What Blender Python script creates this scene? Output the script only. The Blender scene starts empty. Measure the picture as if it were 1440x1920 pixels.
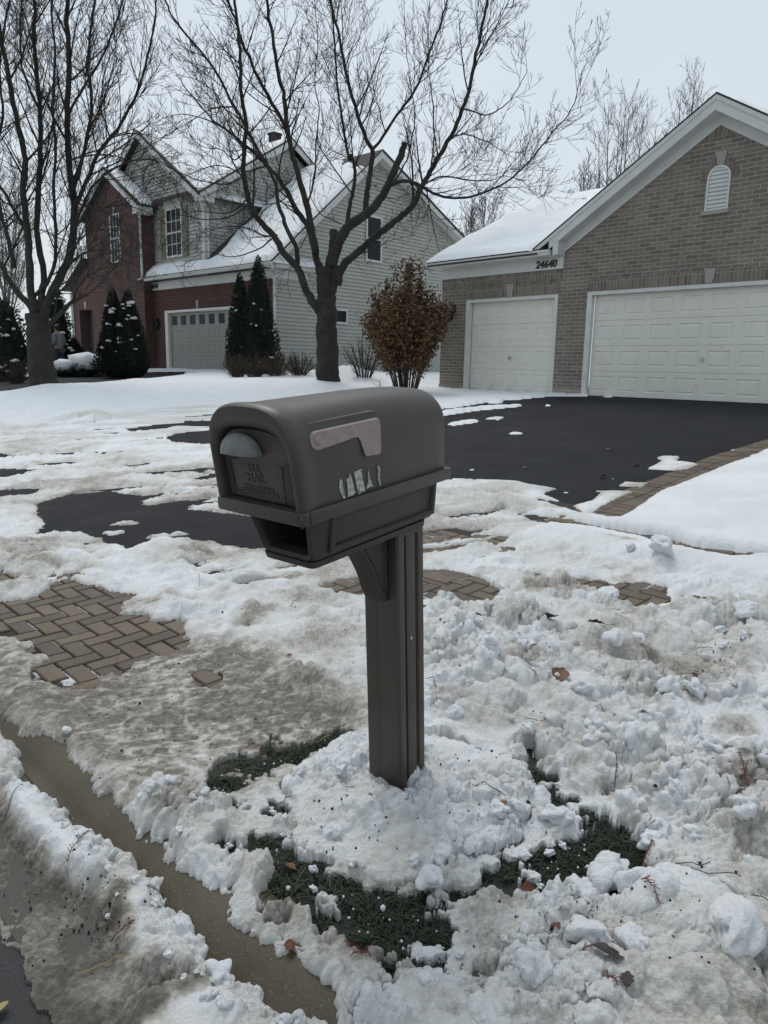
import bpy, bmesh, math, random
import numpy as np
from mathutils import Vector, Matrix

random.seed(7)
RNG = np.random.default_rng(7)
S = bpy.context.scene
C = S.collection
R = math.radians

# ------------------------------------------------------------------ camera
H = 1.30
FPX, PITCH, ROLL = 1372.8, 0.19502, 0.01897
FW = np.array([0, math.cos(PITCH), -math.sin(PITCH)])
_up = np.array([0, math.sin(PITCH), math.cos(PITCH)])
RT = math.cos(ROLL) * np.array([1., 0, 0]) + math.sin(ROLL) * _up
UP = -math.sin(ROLL) * np.array([1., 0, 0]) + math.cos(ROLL) * _up
cam = bpy.data.cameras.new('camera')
co = bpy.data.objects.new('camera', cam)
C.objects.link(co)
M = Matrix.Identity(4)
for i in range(3):
    M[i][0] = RT[i]; M[i][1] = UP[i]; M[i][2] = -FW[i]
M[2][3] = H
co.matrix_world = M
cam.sensor_fit = 'VERTICAL'; cam.sensor_height = 36; cam.lens = FPX / 1920 * 36
cam.clip_end = 2000; cam.clip_start = 0.02
S.camera = co

def ray(u, v):
    u = np.asarray(u, float); v = np.asarray(v, float)
    return ((u - 720) / FPX)[..., None] * RT - ((v - 960) / FPX)[..., None] * UP + FW

def at(u, v, depth):
    """world point seen at photo pixel (u,v) at the given distance along the view axis"""
    p = ray(u, v) * depth
    p = np.array(p); p[..., 2] += H
    return p

# street frame: F runs along the kerb towards the right, N runs away from the street
TH = 0.7656
F2 = np.array([math.sin(TH), -math.cos(TH)])
N2 = np.array([math.cos(TH), math.sin(TH)])

def sstep(a, b, x):
    t = np.clip((x - a) / (b - a), 0, 1)
    return t * t * (3 - 2 * t)

def Gv(x, y):
    x = np.asarray(x, float); y = np.asarray(y, float)
    v = x * N2[0] + y * N2[1]
    u = x * F2[0] + y * F2[1]
    z = np.interp(v, [-300, -5, .44, .70, .74, .80, .86, 1.3, 14.6, 60, 300],
                  [-.10, -.04, -.095, -.078, -.066, -.02, 0, .004, .77, .95, 1.0])
    # the lawn left of the driveway is crowned and lies higher
    zl = np.interp(v, [-300, -5, .44, .70, .74, .80, .86, 1.3, 3, 6.6, 9, 11.6, 14, 20, 60, 300],
                   [-.10, -.04, -.095, -.078, -.066, -.02, 0, .012, .16, .58, .76, .88, 1.03, 1.06, 1.08, 1.1])
    k = sstep(13.7, 17.0, -u)
    z = z * (1 - k) + zl * k
    return z

def gp(u, v):
    """photo pixels -> points on the ground"""
    d = ray(u, v); lo = np.full(d.shape[:-1], .05); hi = np.full(d.shape[:-1], 150.)
    for _ in range(50):
        m = (lo + hi) / 2
        above = H + d[..., 2] * m > Gv(d[..., 0] * m, d[..., 1] * m)
        lo = np.where(above, m, lo); hi = np.where(above, hi, m)
    x = d[..., 0] * lo; y = d[..., 1] * lo
    return np.stack([x, y, Gv(x, y)], -1)

# ------------------------------------------------------------------ noise
def _h(ix, iy, s):
    h = (ix.astype(np.int64) * 374761393 + iy.astype(np.int64) * 668265263 + s * 1274126177) & 0xffffffff
    h = ((h ^ (h >> 13)) * 1274126177) & 0xffffffff
    h = h ^ (h >> 16)
    return (h & 0xffffff) / float(0xffffff)

def vnoise(x, y, s=0):
    ix = np.floor(x); iy = np.floor(y); fx = x - ix; fy = y - iy
    fx = fx * fx * fx * (fx * (fx * 6 - 15) + 10); fy = fy * fy * fy * (fy * (fy * 6 - 15) + 10)
    a = _h(ix, iy, s); b = _h(ix + 1, iy, s); c = _h(ix, iy + 1, s); d = _h(ix + 1, iy + 1, s)
    return (a + (b - a) * fx) * (1 - fy) + (c + (d - c) * fx) * fy - .5

def fbm(x, y, s=0, o=4):
    r = 0; a = 1.; c, q = math.cos(.6), math.sin(.6)
    for i in range(o):
        r = r + a * vnoise(x, y, s + i); a *= .5
        x, y = (c * x - q * y) * 2.03 + 3.1, (q * x + c * y) * 2.03 + 1.7
    return r

def blobs(x, y, s=0, dens=.8):
    """rounded lumps: max of half spheres scattered one per cell, 0..1"""
    ix = np.floor(x); iy = np.floor(y); best = np.zeros_like(x)
    for dx in (-1, 0, 1):
        for dy in (-1, 0, 1):
            cx = ix + dx; cy = iy + dy
            px = cx + .15 + .7 * _h(cx, cy, s); py = cy + .15 + .7 * _h(cx, cy, s + 1)
            r = .35 + .45 * _h(cx, cy, s + 2)
            r = np.where(_h(cx, cy, s + 3) < dens, r, 0.001)
            d2 = ((x - px) ** 2 + (y - py) ** 2) / (r * r)
            best = np.maximum(best, np.clip(1 - d2, 0, 1) ** .85 * r * 1.3)
    return best

# ------------------------------------------------------------------ mesh helpers
class MB:
    def __init__(s):
        s.v = []; s.f = []; s.uv = []; s.m = []
    def poly(s, pts, uv=None, m=0):
        b = len(s.v); s.v.extend([tuple(map(float, p)) for p in pts])
        s.f.append(tuple(range(b, b + len(pts))))
        s.uv.append(uv if uv is not None else [(p[0], p[2]) for p in pts]); s.m.append(m)
    def box(s, x0, x1, y0, y1, z0, z1, m=0):
        p = [(x, y, z) for x in (x0, x1) for y in (y0, y1) for z in (z0, z1)]
        for q, ax in (((0, 1, 3, 2), 0), ((4, 6, 7, 5), 0), ((0, 4, 5, 1), 1), ((2, 3, 7, 6), 1), ((0, 2, 6, 4), 2), ((1, 5, 7, 3), 2)):
            pts = [p[i] for i in q]
            uv = [(a[1], a[2]) if ax == 0 else (a[0], a[2]) if ax == 1 else (a[0], a[1]) for a in pts]
            s.poly(pts, uv, m)
    def extrude(s, pts, vec, m=0, caps=True):
        """closed polygon (list of 3d pts) pushed along vec"""
        n = len(pts); q = [tuple(p[i] + vec[i] for i in range(3)) for p in pts]
        if caps:
            s.poly(pts[::-1], None, m); s.poly(q, None, m)
        for i in range(n):
            j = (i + 1) % n
            a, b = pts[i], pts[j]
            L = math.dist(a, b)
            s.poly([a, b, q[j], q[i]], [(0, 0), (L, 0), (L, .1), (0, .1)], m)
    def tube(s, pts, rad, k=6, cap=True, m=0):
        pts = [Vector(p) for p in pts]; n = len(pts); b = len(s.v)
        prev = None
        for i in range(n):
            t = (pts[min(i + 1, n - 1)] - pts[max(i - 1, 0)])
            if t.length < 1e-9: t = Vector((0, 0, 1))
            t.normalize()
            if prev is None:
                a = Vector((0, 0, 1)) if abs(t.z) < .9 else Vector((1, 0, 0))
                u = t.cross(a).normalized()
            else:
                u = (prev - t * prev.dot(t))
                u = u.normalized() if u.length > 1e-6 else t.orthogonal().normalized()
            prev = u; w = t.cross(u); r = rad[i] if hasattr(rad, '__len__') else rad
            for j in range(k):
                an = 2 * math.pi * j / k
                q = pts[i] + (u * math.cos(an) + w * math.sin(an)) * r
                s.v.append((q.x, q.y, q.z))
        for i in range(n - 1):
            for j in range(k):
                a = b + i * k + j; c = b + i * k + (j + 1) % k
                s.f.append((a, c, c + k, a + k)); s.uv.append(None); s.m.append(m)
        if cap:
            s.f.append(tuple(b + j for j in range(k))[::-1]); s.uv.append(None); s.m.append(m)
            s.f.append(tuple(b + (n - 1) * k + j for j in range(k))); s.uv.append(None); s.m.append(m)
    def rings(s, rings, closed=True, cap0=True, cap1=True, m=0):
        n = len(rings[0]); b = len(s.v)
        for r in rings: s.v.extend([tuple(map(float, p)) for p in r])
        for i in range(len(rings) - 1):
            for j in range(n if closed else n - 1):
                a = b + i * n + j; c = b + i * n + (j + 1) % n
                s.f.append((a, c, c + n, a + n)); s.uv.append(None); s.m.append(m)
        if cap0: s.f.append(tuple(b + j for j in range(n))[::-1]); s.uv.append(None); s.m.append(m)
        if cap1: s.f.append(tuple(b + (len(rings) - 1) * n + j for j in range(n))); s.uv.append(None); s.m.append(m)
    def mesh(s, name, mats, smooth=False):
        me = bpy.data.meshes.new(name)
        me.from_pydata(s.v, [], s.f)
        for mt in (mats if isinstance(mats, (list, tuple)) else [mats]): me.materials.append(mt)
        if any(u is not None for u in s.uv):
            l = me.uv_layers.new(name='UVMap'); arr = []
            for f, u in zip(s.f, s.uv):
                arr.extend(u if u is not None else [(0, 0)] * len(f))
            l.data.foreach_set('uv', np.array(arr, dtype=np.float32).ravel())
        if any(s.m): me.polygons.foreach_set('material_index', s.m)
        if smooth: me.polygons.foreach_set('use_smooth', [True] * len(s.f))
        me.update()
        return me
    def build(s, name, mats, parent=None, smooth=False, bevel=0, seg=2, auto=None, fixn=True):
        me = s.mesh(name, mats, smooth)
        if bevel or fixn:
            bm = bmesh.new(); bm.from_mesh(me)
            if bevel: bmesh.ops.remove_doubles(bm, verts=bm.verts, dist=1e-5)
            if len(bm.faces) < 60000: bmesh.ops.recalc_face_normals(bm, faces=bm.faces)
            if bevel:
                es = [e for e in bm.edges if len(e.link_faces) == 2 and e.calc_face_angle(0) > R(28)]
                bmesh.ops.bevel(bm, geom=es, offset=bevel, segments=seg, affect='EDGES', profile=.6, clamp_overlap=True)
            bm.to_mesh(me); bm.free()
        if auto is not None:
            me.polygons.foreach_set('use_smooth', [True] * len(me.polygons))
            try: me.set_sharp_from_angle(angle=R(auto))
            except Exception: pass
        return link(name, me, parent)

def link(name, me, parent=None):
    o = bpy.data.objects.new(name, me); C.objects.link(o)
    if parent is not None: o.parent = parent
    return o

def tag(o, label=None, cat=None, group=None, kind=None):
    if label: o['label'] = label
    if cat: o['category'] = cat
    if group: o['group'] = group
    if kind: o['kind'] = kind
    return o

def empty(name, loc=(0, 0, 0), rz=0):
    o = bpy.data.objects.new(name, None); C.objects.link(o)
    o.location = loc; o.rotation_euler = (0, 0, rz); o.empty_display_size = .1
    return o

def textmesh(name, body, size, ext, mat, parent, mat4, shear=0, bold=0):
    cu = bpy.data.curves.new('tmp', 'FONT'); cu.body = body; cu.size = size; cu.extrude = ext
    cu.align_x = 'CENTER'; cu.align_y = 'CENTER'; cu.shear = shear; cu.offset = bold
    cu.resolution_u = 4
    t = bpy.data.objects.new('tmp', cu); C.objects.link(t)
    bpy.context.view_layer.update()
    me = bpy.data.meshes.new_from_object(t.evaluated_get(bpy.context.evaluated_depsgraph_get()))
    bpy.data.objects.remove(t)
    me.name = name; me.materials.clear(); me.materials.append(mat)
    o = link(name, me, parent); o.matrix_local = mat4
    return o

# ------------------------------------------------------------------ materials
def newmat(name):
    m = bpy.data.materials.new(name); m.use_nodes = True
    nt = m.node_tree; b = nt.nodes['Principled BSDF']
    return m, nt, b
def nd(nt, t, **k):
    n = nt.nodes.new(t)
    for a, v in k.items():
        if a.startswith('i_'): n.inputs[a[2:].replace('_', ' ')].default_value = v
        else: setattr(n, a, v)
    return n
def ramp(nt, stops, src):
    n = nt.nodes.new('ShaderNodeValToRGB'); e = n.color_ramp.elements
    while len(e) < len(stops): e.new(.5)
    for k, (p, c) in zip(e, stops):
        k.position = p; k.color = (*c, 1)
    nt.links.new(src, n.inputs['Fac'])
    return n.outputs['Color']
def simple(name, col, rough=.6, var=.15, scale=8, bump=.1, bscale=60, metal=0, spec=.5, stain=None, coat=0, bdist=.003, stretch=None):
    m, nt, b = newmat(name)
    tc = nd(nt, 'ShaderNodeTexCoord')
    n = nd(nt, 'ShaderNodeTexNoise', i_Scale=scale, i_Detail=6., i_Roughness=.6)
    nt.links.new(tc.outputs['Object'], n.inputs['Vector'])
    lo = [c * (1 - var) for c in col]; hi = [min(1, c * (1 + var)) for c in col]
    out = ramp(nt, [(.3, lo), (.7, hi)], n.outputs['Fac'])
    if stain:
        n2 = nd(nt, 'ShaderNodeTexNoise', i_Scale=stain[1], i_Detail=8., i_Roughness=.7)
        nt.links.new(tc.outputs['Object'], n2.inputs['Vector'])
        r = ramp(nt, [(stain[2], (0, 0, 0)), (stain[3], (1, 1, 1))], n2.outputs['Fac'])
        mx = nd(nt, 'ShaderNodeMix', data_type='RGBA')
        nt.links.new(r, mx.inputs[0]); nt.links.new(out, mx.inputs[6]); mx.inputs[7].default_value = (*stain[0], 1)
        out = mx.outputs[2]
    nt.links.new(out, b.inputs['Base Color'])
    b.inputs['Roughness'].default_value = rough; b.inputs['Metallic'].default_value = metal
    b.inputs['Specular IOR Level'].default_value = spec
    if bump:
        nb = nd(nt, 'ShaderNodeTexNoise', i_Scale=bscale, i_Detail=4.)
        if stretch:
            mp = nd(nt, 'ShaderNodeMapping'); mp.inputs['Scale'].default_value = stretch
            nt.links.new(tc.outputs['Object'], mp.inputs['Vector']); nt.links.new(mp.outputs['Vector'], nb.inputs['Vector'])
        else: nt.links.new(tc.outputs['Object'], nb.inputs['Vector'])
        bp = nd(nt, 'ShaderNodeBump', i_Strength=bump, i_Distance=bdist)
        nt.links.new(nb.outputs['Fac'], bp.inputs['Height']); nt.links.new(bp.outputs['Normal'], b.inputs['Normal'])
    return m
def brickmat(name, c1, c2, mortar, bw=.203, rh=.0665, mort=.010, bias=0.0, swap=False, patch=None):
    m, nt, b = newmat(name)
    tc = nd(nt, 'ShaderNodeTexCoord')
    br = nd(nt, 'ShaderNodeTexBrick')
    br.inputs['Scale'].default_value = 1
    br.inputs['Color1'].default_value = (*c1, 1); br.inputs['Color2'].default_value = (*c2, 1)
    br.inputs['Mortar'].default_value = (*mortar, 1)
    br.inputs['Mortar Size'].default_value = mort; br.inputs['Mortar Smooth'].default_value = .2
    br.inputs['Bias'].default_value = bias
    br.inputs['Brick Width'].default_value = bw; br.inputs['Row Height'].default_value = rh
    if swap:
        mp = nd(nt, 'ShaderNodeMapping'); mp.inputs['Rotation'].default_value = (0, 0, R(90))
        nt.links.new(tc.outputs['UV'], mp.inputs['Vector']); vec = mp.outputs['Vector']
        br.offset = 0
    else: vec = tc.outputs['UV']
    nt.links.new(vec, br.inputs['Vector'])
    n = nd(nt, 'ShaderNodeTexNoise', i_Scale=1.3, i_Detail=6., i_Roughness=.65)
    nt.links.new(vec, n.inputs['Vector'])
    n3 = nd(nt, 'ShaderNodeTexNoise', i_Scale=45., i_Detail=4.)
    nt.links.new(vec, n3.inputs['Vector'])
    r = ramp(nt, [(.3, (.82, .82, .82)), (.7, (1.12, 1.12, 1.12))], n.outputs['Fac'])
    r3 = ramp(nt, [(.3, (.85, .85, .85)), (.7, (1.12, 1.12, 1.12))], n3.outputs['Fac'])
    mx = nd(nt, 'ShaderNodeMix', data_type='RGBA', blend_type='MULTIPLY'); mx.inputs[0].default_value = 1
    nt.links.new(br.outputs['Color'], mx.inputs[6]); nt.links.new(r, mx.inputs[7])
    mx2 = nd(nt, 'ShaderNodeMix', data_type='RGBA', blend_type='MULTIPLY'); mx2.inputs[0].default_value = 1
    nt.links.new(mx.outputs[2], mx2.inputs[6]); nt.links.new(r3, mx2.inputs[7])
    nt.links.new(mx2.outputs[2], b.inputs['Base Color'])
    b.inputs['Roughness'].default_value = .9
    mt = nd(nt, 'ShaderNodeMath', operation='SUBTRACT'); mt.inputs[0].default_value = 1
    nt.links.new(br.outputs['Fac'], mt.inputs[1])
    bp = nd(nt, 'ShaderNodeBump', i_Strength=.8, i_Distance=.006)
    nt.links.new(mt.outputs[0], bp.inputs['Height']); nt.links.new(bp.outputs['Normal'], b.inputs['Normal'])
    return m

MT = {}
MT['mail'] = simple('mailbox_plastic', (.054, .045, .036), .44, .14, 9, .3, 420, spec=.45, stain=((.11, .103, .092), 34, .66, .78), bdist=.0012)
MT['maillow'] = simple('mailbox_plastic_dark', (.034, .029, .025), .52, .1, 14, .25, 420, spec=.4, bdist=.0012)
MT['handle'] = simple('handle_grey', (.17, .178, .165), .6, .2, 60, .3, 300, stain=((.12, .12, .11), 45, .5, .75))
MT['flag'] = simple('flag_faded', (.30, .235, .22), .65, .12, 50, .25, 300, stain=((.22, .19, .18), 70, .55, .8))
MT['sticker'] = simple('torn_sticker', (.50, .52, .48), .3, .4, 120, .8, 200, metal=.35, stain=((.07, .07, .06), 90, .5, .7))
MT['metal'] = simple('steel', (.5, .5, .48), .35, .2, 40, .1, 200, metal=.9)
MT['black'] = simple('black_paint', (.012, .012, .012), .45, .1, 20, 0)
MT['white'] = simple('white_trim', (.62, .63, .60), .6, .07, 3, .05, 80, stain=((.42, .40, .36), 2.5, .62, .85))
MT['door'] = simple('garage_door_white', (.72, .71, .64), .5, .04, 2, .04, 60, stain=((.52, .47, .38), 2.3, .56, .85))
MT['doorgrey'] = simple('garage_door_grey', (.29, .29, .262), .55, .05, 2, .04, 60)
MT['siding'] = simple('vinyl_siding', (.43, .435, .395), .6, .05, 1.5, .05, 50, stain=((.36, .38, .35), 1.1, .6, .9))
MT['glass'] = simple('dark_window_glass', (.010, .013, .017), .3, .3, 2, 0, spec=.2)
MT['shingle'] = simple('roof_shingles', (.055, .042, .037), .9, .3, 25, .6, 30)
MT['concrete'] = simple('concrete', (.30, .27, .22), .85, .15, 6, .5, 120)
MT['stone'] = simple('cast_stone', (.34, .32, .29), .85, .1, 8, .3, 100)
MT['shutter'] = simple('shutter_tan', (.20, .17, .13), .7, .15, 5, .1)
MT['brickg'] = brickmat('taupe_brick', (.235, .198, .165), (.150, .126, .106), (.345, .32, .28), bw=.25, rh=.079, mort=.009, bias=-.1)
MT['brickgs'] = brickmat('taupe_soldier_brick', (.235, .198, .165), (.135, .114, .098), (.32, .295, .26), bw=.24, rh=.079, mort=.007, swap=True, bias=0)
MT['brickr'] = brickmat('red_brick', (.100, .036, .027), (.055, .020, .017), (.135, .105, .093), bw=.25, rh=.08, mort=.010)
MT['brickrs'] = brickmat('red_soldier_brick', (.105, .038, .030), (.075, .027, .022), (.105, .07, .062), bw=.23, rh=.08, mort=.008, swap=True)
MT['bark'] = simple('bark', (.023, .020, .016), .9, .35, 10, 1., 26, stain=((.044, .047, .033), 3, .45, .7), bdist=.05, stretch=(1, 1, .16))
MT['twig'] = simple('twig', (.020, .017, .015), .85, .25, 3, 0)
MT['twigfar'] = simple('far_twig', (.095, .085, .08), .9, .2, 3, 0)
MT['green'] = simple('evergreen', (.011, .020, .011), .8, .5, 5, 0)
MT['leafbrown'] = simple('dry_leaves', (.115, .062, .024), .8, .6, 9, 0)
MT['stem'] = simple('shrub_stems', (.050, .040, .033), .85, .3, 6, 0)
MT['drygrass'] = simple('dry_stalks', (.055, .040, .028), .9, .4, 9, 0)
MT['grass'] = simple('grass_blades', (.016, .031, .015), .6, .5, 14, 0, spec=.35)
MT['soil'] = simple('wet_soil', (.014, .015, .010), .8, .4, 14, .8, 60)
MT['leafred'] = simple('fallen_leaf', (.12, .035, .014), .55, .4, 30, .3, 100)
MT['leafdark'] = simple('dark_leaf', (.03, .014, .012), .5, .4, 30, .3, 100)
MT['needle'] = simple('cedar_needles', (.12, .035, .025), .8, .3, 30, 0)
MT['straw'] = simple('straw', (.30, .24, .10), .7, .2, 30, 0)
MT['jacket'] = simple('grey_jacket', (.17, .18, .19), .8, .15, 20, .3)
MT['jeans'] = simple('jeans', (.05, .06, .075), .85, .15, 20, .2)
MT['skin'] = simple('skin', (.35, .22, .16), .6, .05, 5, 0)
MT['hair'] = simple('hair', (.02, .014, .01), .6, .1, 30, 0)

def snowmat(name, attrs=True, fine=1.0, col=(.85, .865, .875)):
    m, nt, b = newmat(name)
    tc = nd(nt, 'ShaderNodeNewGeometry')
    n1 = nd(nt, 'ShaderNodeTexNoise', i_Scale=3., i_Detail=6., i_Roughness=.6)
    n2 = nd(nt, 'ShaderNodeTexNoise', i_Scale=55., i_Detail=6., i_Roughness=.7)
    n3 = nd(nt, 'ShaderNodeTexNoise', i_Scale=210., i_Detail=3., i_Roughness=.7)
    for n in (n1, n2, n3): nt.links.new(tc.outputs['Position'], n.inputs['Vector'])
    base = ramp(nt, [(.3, tuple(c * .95 for c in col)), (.7, tuple(min(1, c * 1.03) for c in col))], n1.outputs['Fac'])
    if attrs:
        a = nd(nt, 'ShaderNodeAttribute', attribute_name='dirt')
        # dirt breaks up into speckles
        mul = nd(nt, 'ShaderNodeMath', operation='MULTIPLY_ADD')
        nt.links.new(n2.outputs['Fac'], mul.inputs[0]); mul.inputs[1].default_value = 1.1; mul.inputs[2].default_value = -.55
        add = nd(nt, 'ShaderNodeMath', operation='ADD', use_clamp=True)
        ml = nd(nt, 'ShaderNodeMath', operation='MULTIPLY')
        mn = nd(nt, 'ShaderNodeMath', operation='MULTIPLY', use_clamp=True)
        nt.links.new(a.outputs['Fac'], mn.inputs[0]); mn.inputs[1].default_value = 2.2
        nt.links.new(mul.outputs[0], ml.inputs[0]); nt.links.new(mn.outputs[0], ml.inputs[1])
        nt.links.new(a.outputs['Fac'], add.inputs[0]); nt.links.new(ml.outputs[0], add.inputs[1])
        dirt = ramp(nt, [(0, (1, 1, 1)), (.25, (.80, .765, .71)), (.5, (.53, .48, .42)), (.75, (.30, .265, .22)), (1, (.13, .115, .095))], add.outputs[0])
        mx = nd(nt, 'ShaderNodeMix', data_type='RGBA', blend_type='MULTIPLY'); mx.inputs[0].default_value = 1
        nt.links.new(base, mx.inputs[6]); nt.links.new(dirt, mx.inputs[7]); base = mx.outputs[2]
        rr = nd(nt, 'ShaderNodeMapRange'); nt.links.new(a.outputs['Fac'], rr.inputs['Value'])
        rr.inputs['To Min'].default_value = .75; rr.inputs['To Max'].default_value = .35
        nt.links.new(rr.outputs[0], b.inputs['Roughness'])
    else: b.inputs['Roughness'].default_value = .75
    nt.links.new(base, b.inputs['Base Color'])
    b.inputs['Specular IOR Level'].default_value = .3
    ad = nd(nt, 'ShaderNodeMath', operation='MULTIPLY_ADD')
    nt.links.new(n3.outputs['Fac'], ad.inputs[0]); ad.inputs[1].default_value = .35; nt.links.new(n2.outputs['Fac'], ad.inputs[2])
    bp = nd(nt, 'ShaderNodeBump', i_Strength=.9 * fine, i_Distance=.016)
    nt.links.new(ad.outputs[0], bp.inputs['Height']); nt.links.new(bp.outputs['Normal'], b.inputs['Normal'])
    return m
MT['snow'] = snowmat('snow_ground')
MT['snowroof'] = snowmat('snow_roof', False, .25)
MT['snowclod'] = snowmat('snow_clod', False, 1.0, (.84, .85, .855))

def asphalt(name, col, rough, fleck, fs=.62, spec=.35):
    m, nt, b = newmat(name)
    tc = nd(nt, 'ShaderNodeTexCoord')
    n = nd(nt, 'ShaderNodeTexNoise', i_Scale=1.6, i_Detail=8., i_Roughness=.7)
    v = nd(nt, 'ShaderNodeTexNoise', i_Scale=140., i_Detail=3., i_Roughness=.8)
    for q in (n, v): nt.links.new(tc.outputs['Object'], q.inputs['Vector'])
    c = ramp(nt, [(.3, tuple(x * .6 for x in col)), (.7, tuple(x * 1.7 for x in col))], n.outputs['Fac'])
    f = ramp(nt, [(fs, (0, 0, 0)), (fs + .12, (1, 1, 1))], v.outputs['Fac'])
    mx = nd(nt, 'ShaderNodeMix', data_type='RGBA'); nt.links.new(f, mx.inputs[0]); nt.links.new(c, mx.inputs[6])
    mx.inputs[7].default_value = (*fleck, 1); nt.links.new(mx.outputs[2], b.inputs['Base Color'])
    rr = nd(nt, 'ShaderNodeMapRange'); nt.links.new(n.outputs['Fac'], rr.inputs['Value'])
    rr.inputs['From Min'].default_value = .3; rr.inputs['From Max'].default_value = .7
    rr.inputs['To Min'].default_value = rough - .12; rr.inputs['To Max'].default_value = rough + .1
    nt.links.new(rr.outputs[0], b.inputs['Roughness'])
    bp = nd(nt, 'ShaderNodeBump', i_Strength=.6, i_Distance=.004)
    nt.links.new(v.outputs['Fac'], bp.inputs['Height']); nt.links.new(bp.outputs['Normal'], b.inputs['Normal'])
    b.inputs['Specular IOR Level'].default_value = spec
    return m
MT['asphalt'] = asphalt('sealed_asphalt', (.0048, .0056, .0082), .72, (.022, .023, .027), .62, .16)
MT['road'] = asphalt('road_asphalt', (.022, .022, .023), .7, (.09, .09, .09), .58)
MT['kerb'] = asphalt('kerb_concrete', (.062, .050, .029), .45, (.22, .19, .13), .60)
MT['gutter'] = asphalt('gutter_concrete', (.036, .031, .026), .4, (.08, .07, .06), .6)

def pavermat():
    m, nt, b = newmat('brick_paver')
    at_ = nd(nt, 'ShaderNodeAttribute', attribute_name='tint'); tc = nd(nt, 'ShaderNodeTexCoord')
    v = nd(nt, 'ShaderNodeTexNoise', i_Scale=160., i_Detail=4., i_Roughness=.8)
    n = nd(nt, 'ShaderNodeTexNoise', i_Scale=4., i_Detail=6., i_Roughness=.7)
    nt.links.new(tc.outputs['Object'], v.inputs['Vector']); nt.links.new(tc.outputs['Object'], n.inputs['Vector'])
    c = ramp(nt, [(0, (.060, .040, .025)), (.5, (.098, .068, .041)), (1, (.125, .092, .052))], at_.outputs['Fac'])
    g = ramp(nt, [(.35, (.45, .45, .45)), (.65, (1.5, 1.5, 1.5))], v.outputs['Fac'])
    g2 = ramp(nt, [(.35, (.8, .78, .75)), (.65, (1.15, 1.15, 1.15))], n.outputs['Fac'])
    mx = nd(nt, 'ShaderNodeMix', data_type='RGBA', blend_type='MULTIPLY'); mx.inputs[0].default_value = 1
    nt.links.new(c, mx.inputs[6]); nt.links.new(g, mx.inputs[7])
    m2 = nd(nt, 'ShaderNodeMix', data_type='RGBA', blend_type='MULTIPLY'); m2.inputs[0].default_value = 1
    nt.links.new(mx.outputs[2], m2.inputs[6]); nt.links.new(g2, m2.inputs[7])
    nt.links.new(m2.outputs[2], b.inputs['Base Color']); b.inputs['Roughness'].default_value = .6
    bp = nd(nt, 'ShaderNodeBump', i_Strength=.6, i_Distance=.003)
    nt.links.new(v.outputs['Fac'], bp.inputs['Height']); nt.links.new(bp.outputs['Normal'], b.inputs['Normal'])
    return m
MT['paver'] = pavermat()
MT['joint'] = simple('joint_sand', (.022, .019, .015), .9, .4, 30, .5, 100, stain=((.55, .56, .57), 5, .54, .60))
# ================================================================== GROUND
def uvgrid(u0, u1, v0, v1, du, dv):
    us = np.arange(u0, u1 + du * .5, du); vs = np.arange(v0, v1 + dv * .5, dv)
    U, V = np.meshgrid(us, vs)
    return U * F2[0] + V * N2[0], U * F2[1] + V * N2[1]

def gridmesh(name, X, Y, Z, mat, keep=None, attrs=None, smooth=True):
    h, w = X.shape
    co_ = np.stack([X, Y, Z], -1).reshape(-1, 3).astype(np.float32)
    idx = np.arange(h * w).reshape(h, w)
    q = np.stack([idx[:-1, :-1], idx[:-1, 1:], idx[1:, 1:], idx[1:, :-1]], -1).reshape(-1, 4)
    if keep is not None:
        k = keep.reshape(-1)[q].any(1); q = q[k]
        used = np.zeros(h * w, bool); used[q.ravel()] = True
        remap = np.cumsum(used) - 1; q = remap[q]; co_ = co_[used]
    else: used = None
    me = bpy.data.meshes.new(name)
    me.vertices.add(len(co_)); me.vertices.foreach_set('co', co_.ravel())
    me.loops.add(q.size); me.loops.foreach_set('vertex_index', q.astype(np.int32).ravel())
    me.polygons.add(len(q)); me.polygons.foreach_set('loop_start', np.arange(0, q.size, 4, dtype=np.int32))
    me.polygons.foreach_set('loop_total', np.full(len(q), 4, np.int32))
    if smooth: me.polygons.foreach_set('use_smooth', np.ones(len(q), bool))
    me.update(calc_edges=True)
    for k_, a in (attrs or {}).items():
        at_ = me.attributes.new(k_, 'FLOAT', 'POINT'); a = a.reshape(-1)
        if used is not None: a = a[used]
        at_.data.foreach_set('value', a.astype(np.float32))
    me.materials.append(mat)
    return link(name, me)

# the one big sheet, to the horizon
vs = np.concatenate([[-300, -60, -20, -8, -3, 0, .2, .44, .55, .70, .74, .80, .86, 1.0, 1.3], np.arange(2, 16, 1.), [20, 30, 60, 120, 300]])
us = np.concatenate([[-300, -120, -60], np.arange(-45, 20, 1.5), [30, 60, 150, 300]])
U, V = np.meshgrid(us, vs)
X, Y = U * F2[0] + V * N2[0], U * F2[1] + V * N2[1]
g = gridmesh('ground', X, Y, Gv(X, Y) - .012 - .05 * (V < .86), MT['soil']); tag(g, kind='structure')

def sheet(name, mat, u0, u1, v0, v1, off, du=.4, dv=.4):
    X, Y = uvgrid(u0, u1, v0, v1, du, dv)
    o = gridmesh(name, X, Y, Gv(X, Y) + off, mat); tag(o, kind='structure'); return o
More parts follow.
